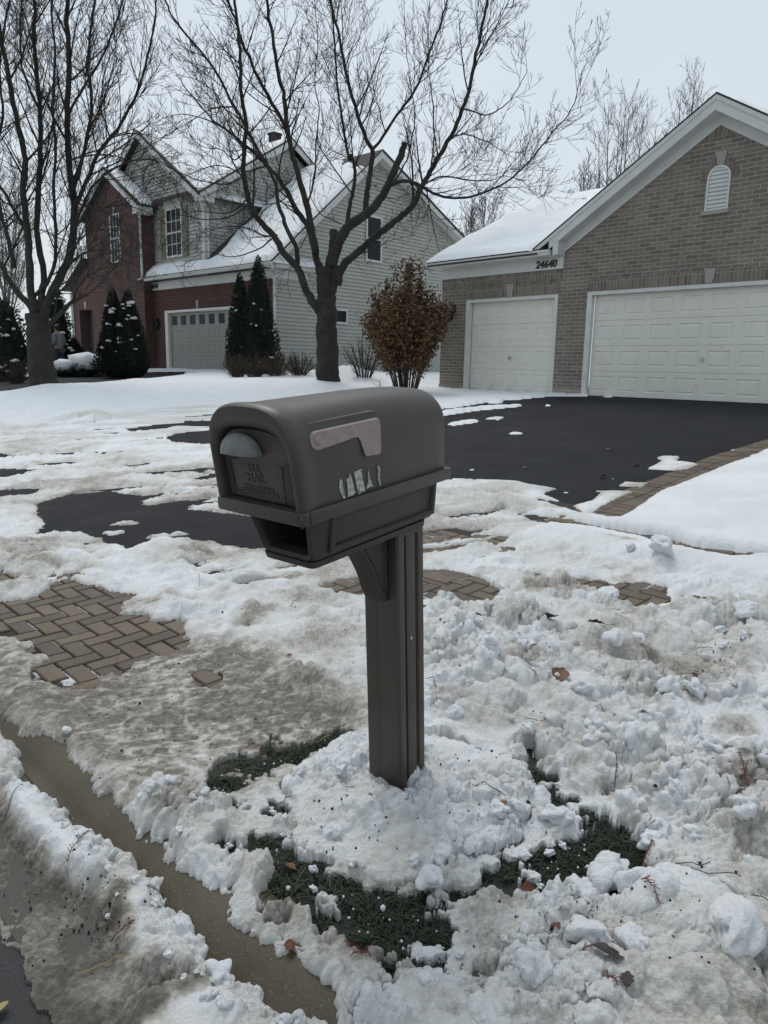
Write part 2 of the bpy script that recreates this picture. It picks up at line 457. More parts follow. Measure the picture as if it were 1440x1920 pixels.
# road, gutter, rolled kerb
sheet('road', MT['road'], -40, 12, -9, .44, -.001, .5, .236)
sheet('gutter', MT['gutter'], -40, 12, .44, .72, .001, .25, .02)
Uk, Vk = np.meshgrid(np.arange(-40, 12, .05), np.array([.70, .715, .73, .745, .76, .775, .79, .805, .82, .835, .85, .87, .90, .925, .93]))
Xk, Yk = Uk * F2[0] + Vk * N2[0], Uk * F2[1] + Vk * N2[1]
zk = np.interp(Vk, [.70, .73, .76, .80, .84, .87, .925, .93], [-.074, -.062, -.038, -.014, .002, .006, .006, -.02]) + .0015 * fbm(Xk * 9, Yk * 9, 3)
tag(gridmesh('kerb', Xk, Yk, zk, MT['kerb']), kind='structure')

def world_uv(px):
    p = gp(np.array([a for a, b in px], float), np.array([b for a, b in px], float))
    return p[:, 0] * F2[0] + p[:, 1] * F2[1], p[:, 0] * N2[0] + p[:, 1] * N2[1]
HU = 2.1165 * F2[0] + 18.865 * F2[1]      # u of the garage door corner, right house
HV = 2.1165 * N2[0] + 18.865 * N2[1]
# driveway of the right house: from the paver apron up to the garage
DU0 = HU - 1.2; DU1 = HU + 9.22
X, Y = uvgrid(DU0, DU1 - .06, 1.78, HV + .02, .3, .3)
o = gridmesh('driveway', X, Y, Gv(X, Y) + .004, MT['asphalt']); tag(o, kind='structure')
X, Y = uvgrid(-30, -20.0, 2, 14.0, .5, .5)
o = gridmesh('neighbour_driveway', X, Y, Gv(X, Y) + .004, MT['asphalt']); tag(o, kind='structure')

def herring(name, inside, u0, u1, v0, v1, a=.092, off=.006):
    mb = MB(); tints = []; g_ = .004
    nu = int((u1 - u0) / a) + 3; nv = int((v1 - v0) / a) + 3
    for j in range(-1, nv):
        for i in range(-1, nu):
            k = (i - j) % 4
            if k == 0: r = (i, j, i + 2, j + 1)
            elif k == 3: r = (i, j, i + 1, j + 2)
            else: continue
            a0, b0, a1, b1 = [r[0] * a + g_, r[1] * a + g_, r[2] * a - g_, r[3] * a - g_]
            cu, cv = u0 + (a0 + a1) / 2, v0 + (b0 + b1) / 2
            if not inside(cu, cv): continue
            dz = random.uniform(-.002, .002); tx = random.uniform(-.006, .006)
            def P(s, t, z):
                u = u0 + s; v = v0 + t; x = u * F2[0] + v * N2[0]; y = u * F2[1] + v * N2[1]
                return (x, y, float(Gv(x, y)) + off + dz + z + tx * (s - a0))
            e = .005
            top = [P(a0 + e, b0 + e, 0), P(a1 - e, b0 + e, 0), P(a1 - e, b1 - e, 0), P(a0 + e, b1 - e, 0)]
            bot = [P(a0, b0, -.006), P(a1, b0, -.006), P(a1, b1, -.006), P(a0, b1, -.006)]
            bb = [P(a0, b0, -.03), P(a1, b0, -.03), P(a1, b1, -.03), P(a0, b1, -.03)]
            t = random.random(); n0 = len(mb.v)
            mb.poly(top)
            for q in range(4):
                w = (q + 1) % 4
                mb.poly([bot[q], bot[w], top[w], top[q]]); mb.poly([bb[q], bb[w], bot[w], bot[q]])
            tints.extend([t] * (len(mb.v) - n0))
    o = mb.build(name, MT['paver'], fixn=False)
    at_ = o.data.attributes.new('tint', 'FLOAT', 'POINT'); at_.data.foreach_set('value', tints)
    tag(o, kind='structure'); return o
def jointsheet(name, u0, u1, v0, v1, off=-.004):
    X, Y = uvgrid(u0, u1, v0, v1, .2, .2)
    tag(gridmesh(name, X, Y, Gv(X, Y) + off, MT['joint']), kind='structure')
# paver apron between kerb and asphalt, paver walk on the right of the driveway
herring('paver_apron', lambda u, v: .96 < v < 1.76, -7.2, -2.3, .96, 1.8)
jointsheet('apron_bed', -7.2, -2.2, .93, 1.78)
herring('sidewalk', lambda u, v: 2.40 < v < 5.15 and (u > -2.58 or (u > -3.6 and v < 3.9)), -3.7, 3.2, 2.4, 5.2, off=.010)
jointsheet('sidewalk_bed', -3.62, 3.3, 2.38, 5.2, .0065)
jointsheet('border_bed', DU1 - .42, DU1 + .30, 3.0, HV, -.006)
# straight soldier border along the driveway
def border(name, u0, u1, v0, v1, step=.115):
    mb = MB(); tints = []; v = v0
    while v < v1:
        x = [(u0, (u0 + u1) / 2), ((u0 + u1) / 2, u1)]
        for a0, a1 in x:
            t = random.random(); n0 = len(mb.v); dz = random.uniform(-.002, .003)
            def P(s, q, z):
                s = s + .30 * (1 - min(1, max(0, (q - 4.6) / 3.6))); xx = s * F2[0] + q * N2[0]; yy = s * F2[1] + q * N2[1]; return (xx, yy, float(Gv(xx, yy)) + .010 + dz + z)
            c = [(a0 + .004, v + .004), (a1 - .004, v + .004), (a1 - .004, v + step - .004), (a0 + .004, v + step - .004)]
            top = [P(*p, 0) for p in c]; bot = [P(*p, -.03) for p in c]
            mb.poly(top)
            for q in range(4): mb.poly([bot[q], bot[(q + 1) % 4], top[(q + 1) % 4], top[q]])
            tints.extend([t] * (len(mb.v) - n0))
        v += step
    o = mb.build(name, MT['paver'], fixn=False)
    o.data.attributes.new('tint', 'FLOAT', 'POINT').data.foreach_set('value', tints); tag(o, kind='structure')
border('paver_border', DU1 - .40, DU1, 3.0, HV)

# ------------------------------------------------------------------ SNOW
def wpoly(px):
    a = np.array(px, float); p = gp(a[:, 0], a[:, 1]); return p[:, :2]
def sdist(P, X, Y, reach=.8):
    """signed distance, negative inside; only near the polygon"""
    out = np.full(X.shape, reach, np.float32)
    x0, y0 = P.min(0) - reach; x1, y1 = P.max(0) + reach
    m = (X > x0) & (X < x1) & (Y > y0) & (Y < y1)
    if not m.any(): return out
    x = X[m]; y = Y[m]; d = np.full(x.shape, 1e9); ins = np.zeros(x.shape, bool); n = len(P)
    for i in range(n):
        a = P[i]; b = P[(i + 1) % n]; e = b - a; L = e @ e + 1e-12
        t = np.clip(((x - a[0]) * e[0] + (y - a[1]) * e[1]) / L, 0, 1)
        d = np.minimum(d, (x - a[0] - t * e[0]) ** 2 + (y - a[1] - t * e[1]) ** 2)
        c = ((a[1] > y) != (b[1] > y))
        with np.errstate(divide='ignore', invalid='ignore'):
            xi = (b[0] - a[0]) * (y - a[1]) / (b[1] - a[1] + 1e-15) + a[0]
        ins ^= c & (x < xi)
    d = np.sqrt(d); out[m] = np.where(ins, -d, np.minimum(d, reach))
    return out
def ell(px, py, wx, rot=0, asp=.5):
    """small patch: ellipse of world half width from photo pixels"""
    c = gp(px, py)[:2]; dpt = FW[1] * c[1]; r = wx / FPX * max(dpt, 1)
    a = np.linspace(0, 2 * math.pi, 14, endpoint=False)
    k = 1 + .25 * np.sin(a * 3 + px) + .12 * np.sin(5 * a + py)
    return np.stack([c[0] + r * k * np.cos(a), c[1] + r * k * asp * 1.6 * np.sin(a)], -1)

BARE = [  # asphalt, pavers, grass and kerb showing through
 ([(845,900),(905,905),(960,905),(985,908),(960,922),(985,930),(1010,940),(1045,948),(1085,962),(1105,966),(1150,982),(1170,972),(1235,925),(1325,890),(1380,868),(1460,838),(1460,755),(1100,744),(1040,743),(985,747),(930,752),(860,764),(780,772),(600,786),(500,796),(400,806),(330,813),(312,822),(330,831),(400,836),(600,868),(845,905)], .05),
 ([(235,805),(300,796),(400,789),(430,789),(430,799),(330,803),(250,811)], .04),
 ([(70,945),(130,928),(200,922),(260,930),(310,946),(350,957),(400,960),(480,973),(560,985),(600,1000),(560,1022),(480,1033),(430,1025),(350,1010),(290,1012),(240,1030),(205,1020),(170,1002),(120,1000),(72,1002),(85,985),(72,965)], .05),
 ([(-60,922),(0,920),(75,917),(60,928),(0,938),(-60,945)], .03), ([(-40,883),(0,880),(70,881),(20,896),(-40,902)], .03), ([(-30,848),(0,850),(30,857),(-20,863)], .02),
 ([(-40,1072),(0,1076),(35,1083),(25,1091),(-40,1090)], .03), ([(100,1082),(125,1078),(130,1084),(108,1087)], .02), ([(150,850),(95,852),(120,856)], .01),
 ([(-60,1150),(0,1132),(55,1126),(100,1106),(110,1092),(150,1098),(245,1117),(222,1148),(255,1158),(330,1170),(350,1195),(345,1218),(262,1242),(232,1262),(190,1270),(165,1292),(110,1290),(60,1262),(95,1240),(70,1215),(20,1200),(-60,1190)], .0251),
 ([(352,1270),(385,1258),(415,1278),(392,1293)], .015), ([(290,1180),(325,1178),(345,1190),(310,1195)], .015),
 ([(600,1105),(640,1088),(690,1092),(800,1070),(850,1076),(905,1090),(935,1108),(945,1130),(922,1147),(900,1138),(860,1130),(800,1127),(690,1112),(640,1118)], .03),
 ([(1008,1082),(1030,1094),(1080,1090),(1110,1092),(1140,1100),(1200,1098),(1240,1110),(1245,1128),(1200,1140),(1165,1132),(1140,1118),(1080,1107),(1045,1106),(1018,1102)], .0303),
 ([(1268,1125),(1300,1120),(1352,1131),(1335,1148),(1275,1143)], .02),
 ([(975,966),(1060,979),(1110,990),(1205,1007),(1195,1015),(1100,1000),(1000,978)], .0303),
 ([(1218,1008),(1270,1020),(1300,1030),(1460,1050),(1460,1060),(1370,1056),(1330,1050),(1250,1034),(1215,1020)], .0303),
 ([(440,1515),(480,1505),(505,1530),(520,1570),(545,1600),(600,1630),(640,1650),(700,1655),(760,1650),(790,1672),(815,1700),(870,1668),(905,1635),(930,1600),(985,1580),(1010,1565),(1060,1580),(1105,1590),(1165,1562),(1195,1590),(1150,1620),(1110,1650),(1060,1662),(1000,1682),(940,1680),(880,1688),(850,1710),(872,1740),(885,1790),(880,1830),(850,1868),(800,1850),(770,1830),(760,1790),(735,1760),(680,1740),(620,1700),(560,1672),(530,1640),(530,1618),(470,1592),(442,1560)], .0301),
 ([(962,1458),(985,1452),(1010,1488),(1060,1488),(1100,1500),(1095,1522),(1050,1526),(1000,1505),(978,1490)], .0201),
 ([(440,1442),(500,1418),(560,1402),(640,1378),(632,1402),(590,1430),(520,1448),(470,1462)], .0201), ([(345,1486),(395,1462),(440,1460),(470,1475),(420,1498),(370,1500)], .015),
 ([(575,1515),(540,1490),(520,1475),(535,1468),(560,1485)], .01),
 ([(-120,1290),(0,1383),(29,1402),(44,1436),(73,1480),(112,1509),(160,1553),(185,1577),(219,1587),(233,1616),(272,1631),(311,1675),(331,1709),(350,1748),(384,1782),(418,1820),(442,1845),(486,1855),(515,1884),(554,1918),(620,1980),(720,1980),(660,1930),(627,1875),(583,1846),(535,1802),(486,1782),(437,1724),(423,1671),(360,1661),(330,1627),(272,1598),(253,1568),(233,1549),(219,1524),(170,1500),(141,1457),(117,1423),(97,1408),(50,1388),(0,1360),(-120,1275)], .0202),
 ([(-160,1400),(-100,1520),(-60,1650),(0,1752),(95,1905),(150,1990),(60,2200),(-400,2000)], .03),
]
ADD = [  # snow lying on the bare places
 [(830,772),(900,765),(985,759),(975,763),(900,770),(845,778),(800,786)], [(835,796),(870,790),(900,788),(895,793),(850,799)], [(905,787),(925,783),(948,783),(935,788)],
 [(1212,880),(1240,866),(1228,858),(1275,858),(1268,866),(1312,872),(1290,882),(1255,884)], [(1158,913),(1170,905),(1220,906),(1205,916)], [(1073,950),(1110,940),(1125,925),(1115,922),(1190,924),(1150,940),(1120,958),(1100,972)],
 [(960,905),(1000,912),(1043,918),(1018,927),(1060,945),(1000,935),(960,925)], [(800,735),(930,737),(1030,744),(960,751),(925,746),(880,754),(800,758)], [(914,752),(945,751),(940,757),(915,757)],
 [(430,850),(520,850),(470,858)],
]
for e in [(968,814,13), (235,982,26), (213,1001,22), (300,1009,22), (335,1003,18), (290,943,28), (1026,761,7), (1392,866,9), (1414,833,7), (1370,846,10), (1360,870,6), (915,831,5), (1062,925,4), (1150,898,5), (885,882,6)]:
    ADD.append(ell(*e))
CHUNK = [  # (polygon, amplitude, thickness)
 ([(790,1160),(830,1135),(905,1165),(950,1115),(1050,1105),(1130,1125),(1200,1150),(1460,1160),(1800,1250),(2200,2400),(640,2400),(640,1905),(760,1830),(880,1870),(1000,1690),(1180,1600),(1110,1500),(970,1440),(900,1380),(800,1360),(700,1300)], 1.0, .085),
 ([(420,1060),(600,1110),(700,1130),(700,1330),(600,1330),(540,1290),(500,1200),(440,1130)], .7, .05),
 ([(0,1000),(150,1040),(250,1075),(150,1100),(0,1130),(-200,1130),(-200,1000)], .7, .05),
 ([(230,1535),(300,1490),(430,1505),(440,1570),(470,1610),(450,1690),(380,1665),(330,1640),(262,1575)], .8, .07),
 ([(-150,1330),(0,1392),(40,1430),(80,1495),(150,1560),(210,1602),(290,1665),(335,1716),(370,1790),(430,1855),(520,1895),(600,1970),(500,2100),(330,1910),(260,1840),(235,1740),(200,1690),(110,1610),(60,1530),(-80,1420)], .9, .075),
 ([(440,1700),(560,1690),(740,1770),(780,1850),(700,1920),(600,1850),(480,1790)], .5, .05),
 ([(130,1910),(200,1880),(180,1990),(60,2050)], .6, .05),
]
DIRT = [
 ([(-200,1190),(0,1200),(100,1230),(250,1235),(350,1190),(480,1210),(600,1270),(690,1300),(700,1390),(560,1440),(440,1510),(300,1500),(230,1540),(150,1475),(100,1420),(0,1370),(-200,1300)], .50, .25),
 ([(350,1210),(500,1190),(700,1300),(600,1330),(400,1260)], .30, .2),
 ([(440,1600),(560,1680),(760,1790),(780,1850),(640,1920),(600,1870),(440,1750)], .36, .15),
 ([(-300,1400),(0,1500),(60,1580),(110,1640),(220,1710),(250,1830),(380,1880),(330,1990),(-200,2200)], .80, .06),
 ([(1080,1580),(1440,1600),(1500,1680),(1300,1740),(1180,1700),(1080,1660)], .28, .2),
 ([(880,1160),(1100,1180),(1050,1240),(900,1230)], .16, .2), ([(1150,1210),(1440,1200),(1440,1330),(1180,1300)], .15, .2),
 ([(820,1380),(1100,1480),(1000,1560),(880,1560),(700,1560),(560,1540),(640,1440)], .10, .2), ([(860,1700),(1000,1690),(960,1850),(880,1890)], .3, .12),
 ([(480,1060),(700,1060),(690,1300),(520,1230)], .14, .3), ([(860,995),(1300,1080),(1250,1110),(900,1060)], .16, .3), ([(-100,1010),(130,1020),(120,1060),(-100,1080)], .22, .1),
]
GUT = [(-300, 1380), (-60, 1440), (0, 1490), (30, 1545), (62, 1590), (110, 1650), (170, 1672), (205, 1672), (222, 1740), (232, 1800), (262, 1845), (345, 1850), (350, 1880), (300, 1900), (260, 1890), (240, 1960), (100, 2100), (-400, 2100)]
# polar grid centred under the photographer: fine near, coarse far
rr = []
vpx = 2150.
while vpx > 700:
    a = PITCH + math.atan((vpx - 960) / FPX); rr.append(1.22 / math.tan(a)); vpx -= 1.75 if vpx > 760 else .6
rr = [x for x in rr if x < 30] + [32, 36, 42, 50, 70, 110]
rr = [.28, .34, .4, .45] + [x for x in rr if x > .5]
rr = np.array(rr)
aa = np.concatenate([np.linspace(-1.15, -.62, 60, endpoint=False), np.linspace(-.62, .62, 860), np.linspace(.62, 1.15, 61)[1:]])
Rg, Ag = np.meshgrid(rr, aa, indexing='ij')
X = Rg * np.sin(Ag); Y = Rg * np.cos(Ag)
vv = X * N2[0] + Y * N2[1]; uu = X * F2[0] + Y * F2[1]

chunk = np.zeros(X.shape); thick = np.full(X.shape, .085)
wob = .05 * fbm(X * 4, Y * 4, 11) + .02 * fbm(X * 18, Y * 18, 12)
# trodden zone between kerb and lawns
tz = sstep(.9, 1.1, vv + wob) * (1 - sstep(4.9, 5.6, vv + wob * 2)) 
right = sstep(DU1 - .2, DU1 + .3, uu); tz2 = tz * (1 - right * sstep(4.0, 4.3, vv))
left_drive = sstep(DU0 - .8, DU0 - .3, uu) * (1 - right)
thick = thick * (1 - tz2) + .030 * tz2
ld_ = sstep(DU0 - 1.6, DU0 + .2, uu) * (1 - right) * sstep(4.6, 5.4, vv); thick = thick * (1 - ld_) + ld_ * (.035 + .02 * sstep(8, 12, vv))
for P, amp, th in CHUNK:
    d = sdist(wpoly(P), X, Y, .5) + wob
    k = 1 - sstep(-.10, .06, d); chunk = np.maximum(chunk, amp * k); thick = thick * (1 - k) + th * k
# mound round the post
mc = gp(758, 1500)[:2]
mU = (X - mc[0]); mV = (Y - mc[1])
ang = np.arctan2(mV, mU)
mr = np.sqrt((mU / .37) ** 2 + (mV / .335) ** 2) / (1 + .07 * np.sin(ang * 3 + 1) + .05 * np.sin(ang * 7)) + .10 * fbm(X * 14, Y * 14, 31) + .05 * fbm(X * 45, Y * 45, 33)
mound = np.sqrt(np.clip(1 - mr ** 2.2, 0, 1)) 
chunk = np.maximum(chunk, .75 * (mr < 1.05))
ca, sa = math.cos(.35), math.sin(.35)
sx = (X * ca + Y * sa); sy = (-X * sa + Y * ca)
# exposures
dist = np.full(X.shape, .8)
for P, soft in BARE:
    d = sdist(wpoly(P), X, Y, .8)
    if soft == .0202: d = d - .008
    if soft == .0303: d = d - .022
    if soft == .0251: d = d - .01 + .07 * fbm(X * 8, Y * 8, 27, 5)
    if soft in (.0301, .0201): d = d - .032 + .19 * fbm(X * 8, Y * 8, 24, 5) + .10 * np.clip(fbm(X * 24, Y * 24, 26, 4) - .05, 0, 1)
    dist = np.minimum(dist, d)
rag = (.035 * fbm(X * 7, Y * 7, 21) + .024 * fbm(X * 28, Y * 28, 22) + .005 * fbm(X * 80, Y * 80, 23))
farsm = 1 - .6 * sstep(6, 12, Rg)
dist = dist + rag * farsm * (1 + .4 * (chunk > .3)) * np.where(right * (vv > 4.2) > .5, .3, 1)
zl_ = left_drive * sstep(1.9, 2.4, vv) * (1 - sstep(9, 11, vv))
st2 = fbm(sx * 1.1 + .4 * sy, sy * 4.2, 201, 6)
dist = np.minimum(dist, np.where(zl_ > .5, (.36 + st2) * .5, .8))
for P in ADD:
    d = -sdist(wpoly(P) if isinstance(P, list) else P, X, Y, .8)
    dist = np.maximum(dist, np.where(d > -.3, d + .3 * rag, -1))
# lawns keep a thick rounded edge, slush a feathered one
w = np.where(chunk > .3, .06, np.where(tz2 > .5, .11, .07))
prof = np.clip(dist / w, 0, 1) ** .62 * .8 + .2 * sstep(0, .3, dist)
big = fbm(X * 1.1, Y * 1.1, 41, 3)
# melted-through holes and thin streaks in the trodden zone
streak = fbm(sx * 3.2, sy * 9, 51, 5)
wx_ = X + .03 * fbm(X * 7, Y * 7, 63, 3); wy_ = Y + .03 * fbm(X * 7, Y * 7, 64, 3)
lump = (.052 * blobs(wx_ * 5., wy_ * 5., 61, .6) + .036 * blobs(wx_ * 10 + 3, wy_ * 10, 65, .6))
fine_ = .024 * blobs(wx_ * 19, wy_ * 19 + 7, 69, .6) + .016 * blobs(wx_ * 38, wy_ * 38, 73, .65) + .0095 * blobs(wx_ * 75, wy_ * 75, 77, .65) + .0055 * blobs(wx_ * 150, wy_ * 150, 79, .6) + .010 * fbm(X * 24, Y * 24, 78, 4)
rough_ = .5 * fbm(X * 6, Y * 6, 81, 6)
T = thick * prof
T = T + prof * chunk * (lump * 1.1 + .07 * big + .09 * vnoise(X * 2.6, Y * 2.6, 83) + .012 * rough_ - .020)
soft_b = (1 - np.clip(chunk * 2, 0, 1))
T = T + prof * soft_b * tz2 * (.026 * streak + .040 * fbm(X * 5, Y * 5, 91, 6) + .020 * blobs(X * 9, Y * 9, 92, .35) + .016 * blobs(X * 19, Y * 19, 93, .45) - .005)
T = T + prof * (1 - tz2) * soft_b * (.03 * big + .006 * fbm(X * 8, Y * 8, 95, 3))
sl = sdist(wpoly(DIRT[0][0]), X, Y, .4); slk = (1 - sstep(-.15, .1, sl + wob)) * soft_b
ridged = np.abs(fbm(sx * 12 + .8 * fbm(X * 6, Y * 6, 104), sy * 22, 101, 5))
T = T * (1 - .78 * slk) + slk * prof * (.007 * (.35 - ridged) + .008 * fbm(X * 16, Y * 16, 103, 6))
for gi_ in (17, 18, 19):
    gk = 1 - sstep(-.03, .012, sdist(wpoly(BARE[gi_][0]), X, Y, .2) + .6 * rag)
    T = T * (1 - .80 * gk) + gk * .006 * (prof > 0) * (1 + fbm(X * 60, Y * 60, 191, 3))
T = np.where(dist <= 0, -.03, T)
T = np.maximum(T, np.where(mr < 1, .015 + mound * (.052 + .5 * (lump - .03) - .022 * np.exp(-((X - .075) ** 2 + (Y - 2.02) ** 2) / .012) + .008 * rough_ + .04 * vnoise(X * 5, Y * 5, 85)), -1))
# footprints in the left lawn heap, small mounds
for (px, py, r_, h_) in [(185,790,.6,.10),(150,785,.5,.12),(100,775,.35,.1),(650,705,1.2,.25),(240,690,.7,.2),(340,688,.5,.1),(700,690,1.,.2),(1350,1010,.12,-.03),(1420,1060,.1,.03),(965,1130,.25,.06),(1240,1060,.1,.05),(1215,1080,.09,.05)]:
    c = gp(px, py)[:2]; q = ((X - c[0]) ** 2 + (Y - c[1]) ** 2) / r_ ** 2
    T = T + np.where(T > -.01, h_ * np.exp(-q * 1.6) * (1 + .7 * fbm(X * 4, Y * 4, 121, 3)), 0)
for (px, py) in [(615,724), (85,730)]:
    c = gp(px, py)[:2]; q = ((X - c[0]) ** 2 + (Y - c[1]) ** 2); T = T + .06 * np.exp(-q / .35) * (T > 0)
# nothing inside the houses
ins = ((uu > HU - .9) & (uu < HU + 9) & (vv > HV - .08)) 
T = np.where(ins, -.03, T)
lhu = -8.289 * F2[0] + 28.8 * F2[1]
hd = (vv > 9.4) & (vv < 12.2) & (uu < -24) & (uu > -34)
# neighbour driveway strip bare
dn = sdist(wpoly([(-300,714),(0,709),(60,706),(180,701),(300,697.5),(350,697),(345,703),(250,714),(100,726),(0,737),(-300,760)]), X, Y, .8) + .1 * fbm(X * 3, Y * 3, 133)
T = np.where(dn < 0, -.03, T * (.25 + .75 * sstep(0, .8, dn)))
T = np.minimum(T, .5)
# dirt
dirt = np.clip(.10 * fbm(X * 2.2, Y * 2.2, 141) + .03, 0, 1) * (Rg < 8)
for P, a_, soft in DIRT:
    d = sdist(wpoly(P), X, Y, .6) + .10 * fbm(X * 5, Y * 5, 145)
    k = 1 - sstep(-soft, soft * .4, d)
    dirt = np.maximum(dirt, a_ * k * (1 + .9 * fbm(sx * 6, sy * 14, 147)))
stain = np.clip(fbm(X * 3.2, Y * 3.2, 151, 5) * 1.6 - .35, 0, .5) * (Rg < 5) * (vv < 4.3)
dirt = np.maximum(dirt, stain * .8)
lowp = np.clip(.35 - lump * 7, 0, .35) * chunk
dirt = dirt + lowp * .12  # snow tinted darker in the hollows between lumps
thin = np.clip(1 - T / .02, 0, 1) * (T > -.02)
dirt = dirt + .42 * thin * (Rg < 9) * (1 - right) * (.6 + .8 * fbm(X * 9, Y * 9, 153))
# slush under the streaks shows dark
dirt = dirt * (1 - slk) + slk * np.clip(.52 + .34 * fbm(X * 3.5, Y * 3.5, 158, 5) + .40 * fbm(X * 30, Y * 30, 155, 5) + .30 * sstep(.08, .30, ridged), .15, .85)
near = 1 - sstep(3.2, 4.6, vv)
dirt = dirt + near * np.clip(.09 + .30 * fbm(X * 1.7, Y * 1.7, 161, 4) + .22 * fbm(X * 9, Y * 9, 162, 5), 0, .32) * (1 - slk)
gut = (vv < .72)
dirt = dirt + zl_ * np.clip(.12 + .5 * fbm(sx * 1.4, sy * 5, 205, 5), 0, .28)
dirt = np.where((mr < 1), dirt * .55, dirt)
k2 = (1 - sstep(-.05, .03, sdist(wpoly(GUT), X, Y, .4) + .8 * rag)) * (vv < .74)
T = np.where((k2 > 0) & (T > -.02), T * (1 - k2) + k2 * (-.003 + .013 * fbm(sx * 10, sy * 10, 171, 5) + .03 * np.clip(fbm(X * 7, Y * 7, 172) - .25, 0, 1)), T)
dirt = dirt * (1 - k2) + k2 * np.clip(.86 + .4 * fbm(X * 7, Y * 7, 173, 5) - 12 * np.clip(T - .010, 0, 1), .3, 1)
dirt = np.clip(dirt, 0, 1)
Z = Gv(X, Y) + T
# fine lumps grow along the surface normal, so that slopes crumble instead of smearing
P3 = np.stack([X, Y, Z], -1)
gi = np.gradient(P3, axis=0); gj = np.gradient(P3, axis=1)
Nn = np.cross(gj, gi); Nn /= np.linalg.norm(Nn, axis=-1, keepdims=True) + 1e-12
Nn *= np.sign(Nn[..., 2:3] + 1e-9)
edge_ = sstep(.004, .045, T)
amt = (np.maximum(chunk, .8 * (mr < 1.02)) * .95 + soft_b * tz2 * .38 * (1 - .5 * slk)) * edge_ * (1 - .8 * k2)
amt = amt * (1 - sstep(6, 14, Rg))
dsp = amt * (fine_ - .008) * (.35 + .9 * sstep(-.25, .25, fbm(X * 3.1, Y * 3.1, 181, 3)))
Xs, Ys, Z = X + Nn[..., 0] * dsp, Y + Nn[..., 1] * dsp, Z + Nn[..., 2] * dsp
dirt = np.clip(dirt - amt * (fine_ - .016) * 4 * (dirt > .04), 0, 1)  # tops of fine lumps paler, hollows between them darker
keep = T > -.012
snow = gridmesh('snow', Xs, Ys, Z + .006, MT['snow'], keep, {'dirt': dirt})
tag(snow, 'white and grey slushy snow covering lawns, walk and kerb strip', 'snow', kind='stuff')
def snowz(x, y):
    """height of the snow near (x,y)"""
    r = math.hypot(x, y); a = math.atan2(x, y)
    i = int(np.clip(np.searchsorted(rr, r), 0, len(rr) - 1)); j = int(np.clip(np.searchsorted(aa, a), 0, len(aa) - 1))
    return float(max(Z[i, j] + .006, Gv(x, y) + .006))

# ------------------------------------------------------------------ grass showing round the mound
gm = MB()
rg = random.Random(5)
for pi, dens in ((17, 42000), (18, 3800), (19, 3500), (20, 1600)):
    P = wpoly(BARE[pi][0]); x0, y0 = P.min(0); x1, y1 = P.max(0)
    xs = RNG.uniform(x0 - .03, x1 + .03, dens); ys = RNG.uniform(y0 - .03, y1 + .03, dens)
    d = sdist(P, xs, ys, .3) + .03 * fbm(xs * 30, ys * 30, 5)
    cl = fbm(xs * 14, ys * 14, 7)
    ok = (d < .06) & (cl > -.34)
    for x, y, c_ in zip(xs[ok], ys[ok], cl[ok]):
        h = rg.uniform(.006, .021) * (1.0 + .9 * c_); a = rg.gauss(2.2, 1.5) + 3 * c_; le = rg.uniform(.8, 3.4)
        wx, wy = .0013 * math.cos(a), .0013 * math.sin(a); lx, ly = -math.sin(a) * h * le, math.cos(a) * h * le
        z = float(Gv(x, y)) - .012
        b = len(gm.v)
        gm.v += [(x - wx, y - wy, z), (x + wx, y + wy, z), (x + lx * .5 + wx, y + ly * .5 + wy, z + h * .8), (x + lx * .5 - wx, y + ly * .5 - wy, z + h * .8), (x + lx, y + ly, z + h * 1.0)]
        gm.f += [(b, b + 1, b + 2, b + 3), (b + 3, b + 2, b + 4)]; gm.uv += [None, None]; mi = 1 if rg.random() < .16 else 0; gm.m += [mi, mi]
tag(gm.build('grass', [MT['grass'], MT['drygrass']], fixn=False), 'dark green wet grass round the snow mound', 'grass', kind='stuff')
# ================================================================== MAILBOX
MBX = np.array([-0.1742, 1.5469, -0.3128 + H]); PHI = .6699
mn = np.array([-.0378, -.0758, 1.]); mn /= np.linalg.norm(mn)
ma = np.array([math.sin(PHI), math.cos(PHI), 0]); ma -= mn * (ma @ mn); ma /= np.linalg.norm(ma)
ml_ = np.cross(mn, ma)
BASE = np.array([.49, .14, -1.0])
mroot = empty('mailbox')
mo = MBX + ma * BASE[0] + ml_ * BASE[1] + mn * BASE[2]
mm = Matrix.Identity(4)
for i in range(3): mm[i][0] = ma[i]; mm[i][1] = ml_[i]; mm[i][2] = mn[i]; mm[i][3] = mo[i]
mroot.matrix_world = mm
tag(mroot, 'dark brown plastic mailbox on a matching post, leaning out of a mound of snow', 'mailbox')
def L(p): return (p[0] - BASE[0], p[1] - BASE[1], p[2] - BASE[2])
EXP = .69
class LB(MB):
    def done(s, *a, **k):
        s.v = [L(p) for p in s.v]; return s.build(*a, **k)
ZS = .098
def shear(s, n_):
    k = np.clip(s / .28, 0, 1); return s - .118 * n_ * (1 - k * k * (3 - 2 * k))
def arch(a, top, z0=0.0, n=28, zs=None):
    """closed profile (t,n): up one side, round the arch, down the other"""
    zs = ZS if zs is None else zs
    pts = [(-a, z0), (-a, z0 + (zs - z0) * .5)]
    for i in range(n + 1):
        th = math.pi - math.pi * i / n
        pts.append((a * math.copysign(abs(math.cos(th)) ** EXP, math.cos(th)), zs + (top - zs) * abs(math.sin(th)) ** EXP))
    pts += [(a, z0 + (zs - z0) * .5), (a, z0)]
    return pts
def ring(s, a, top, z0=0.0, zs=None):
    return [(shear(s, z), .141 + x, z) for x, z in arch(a, top, z0, 28, zs)]
b = LB()
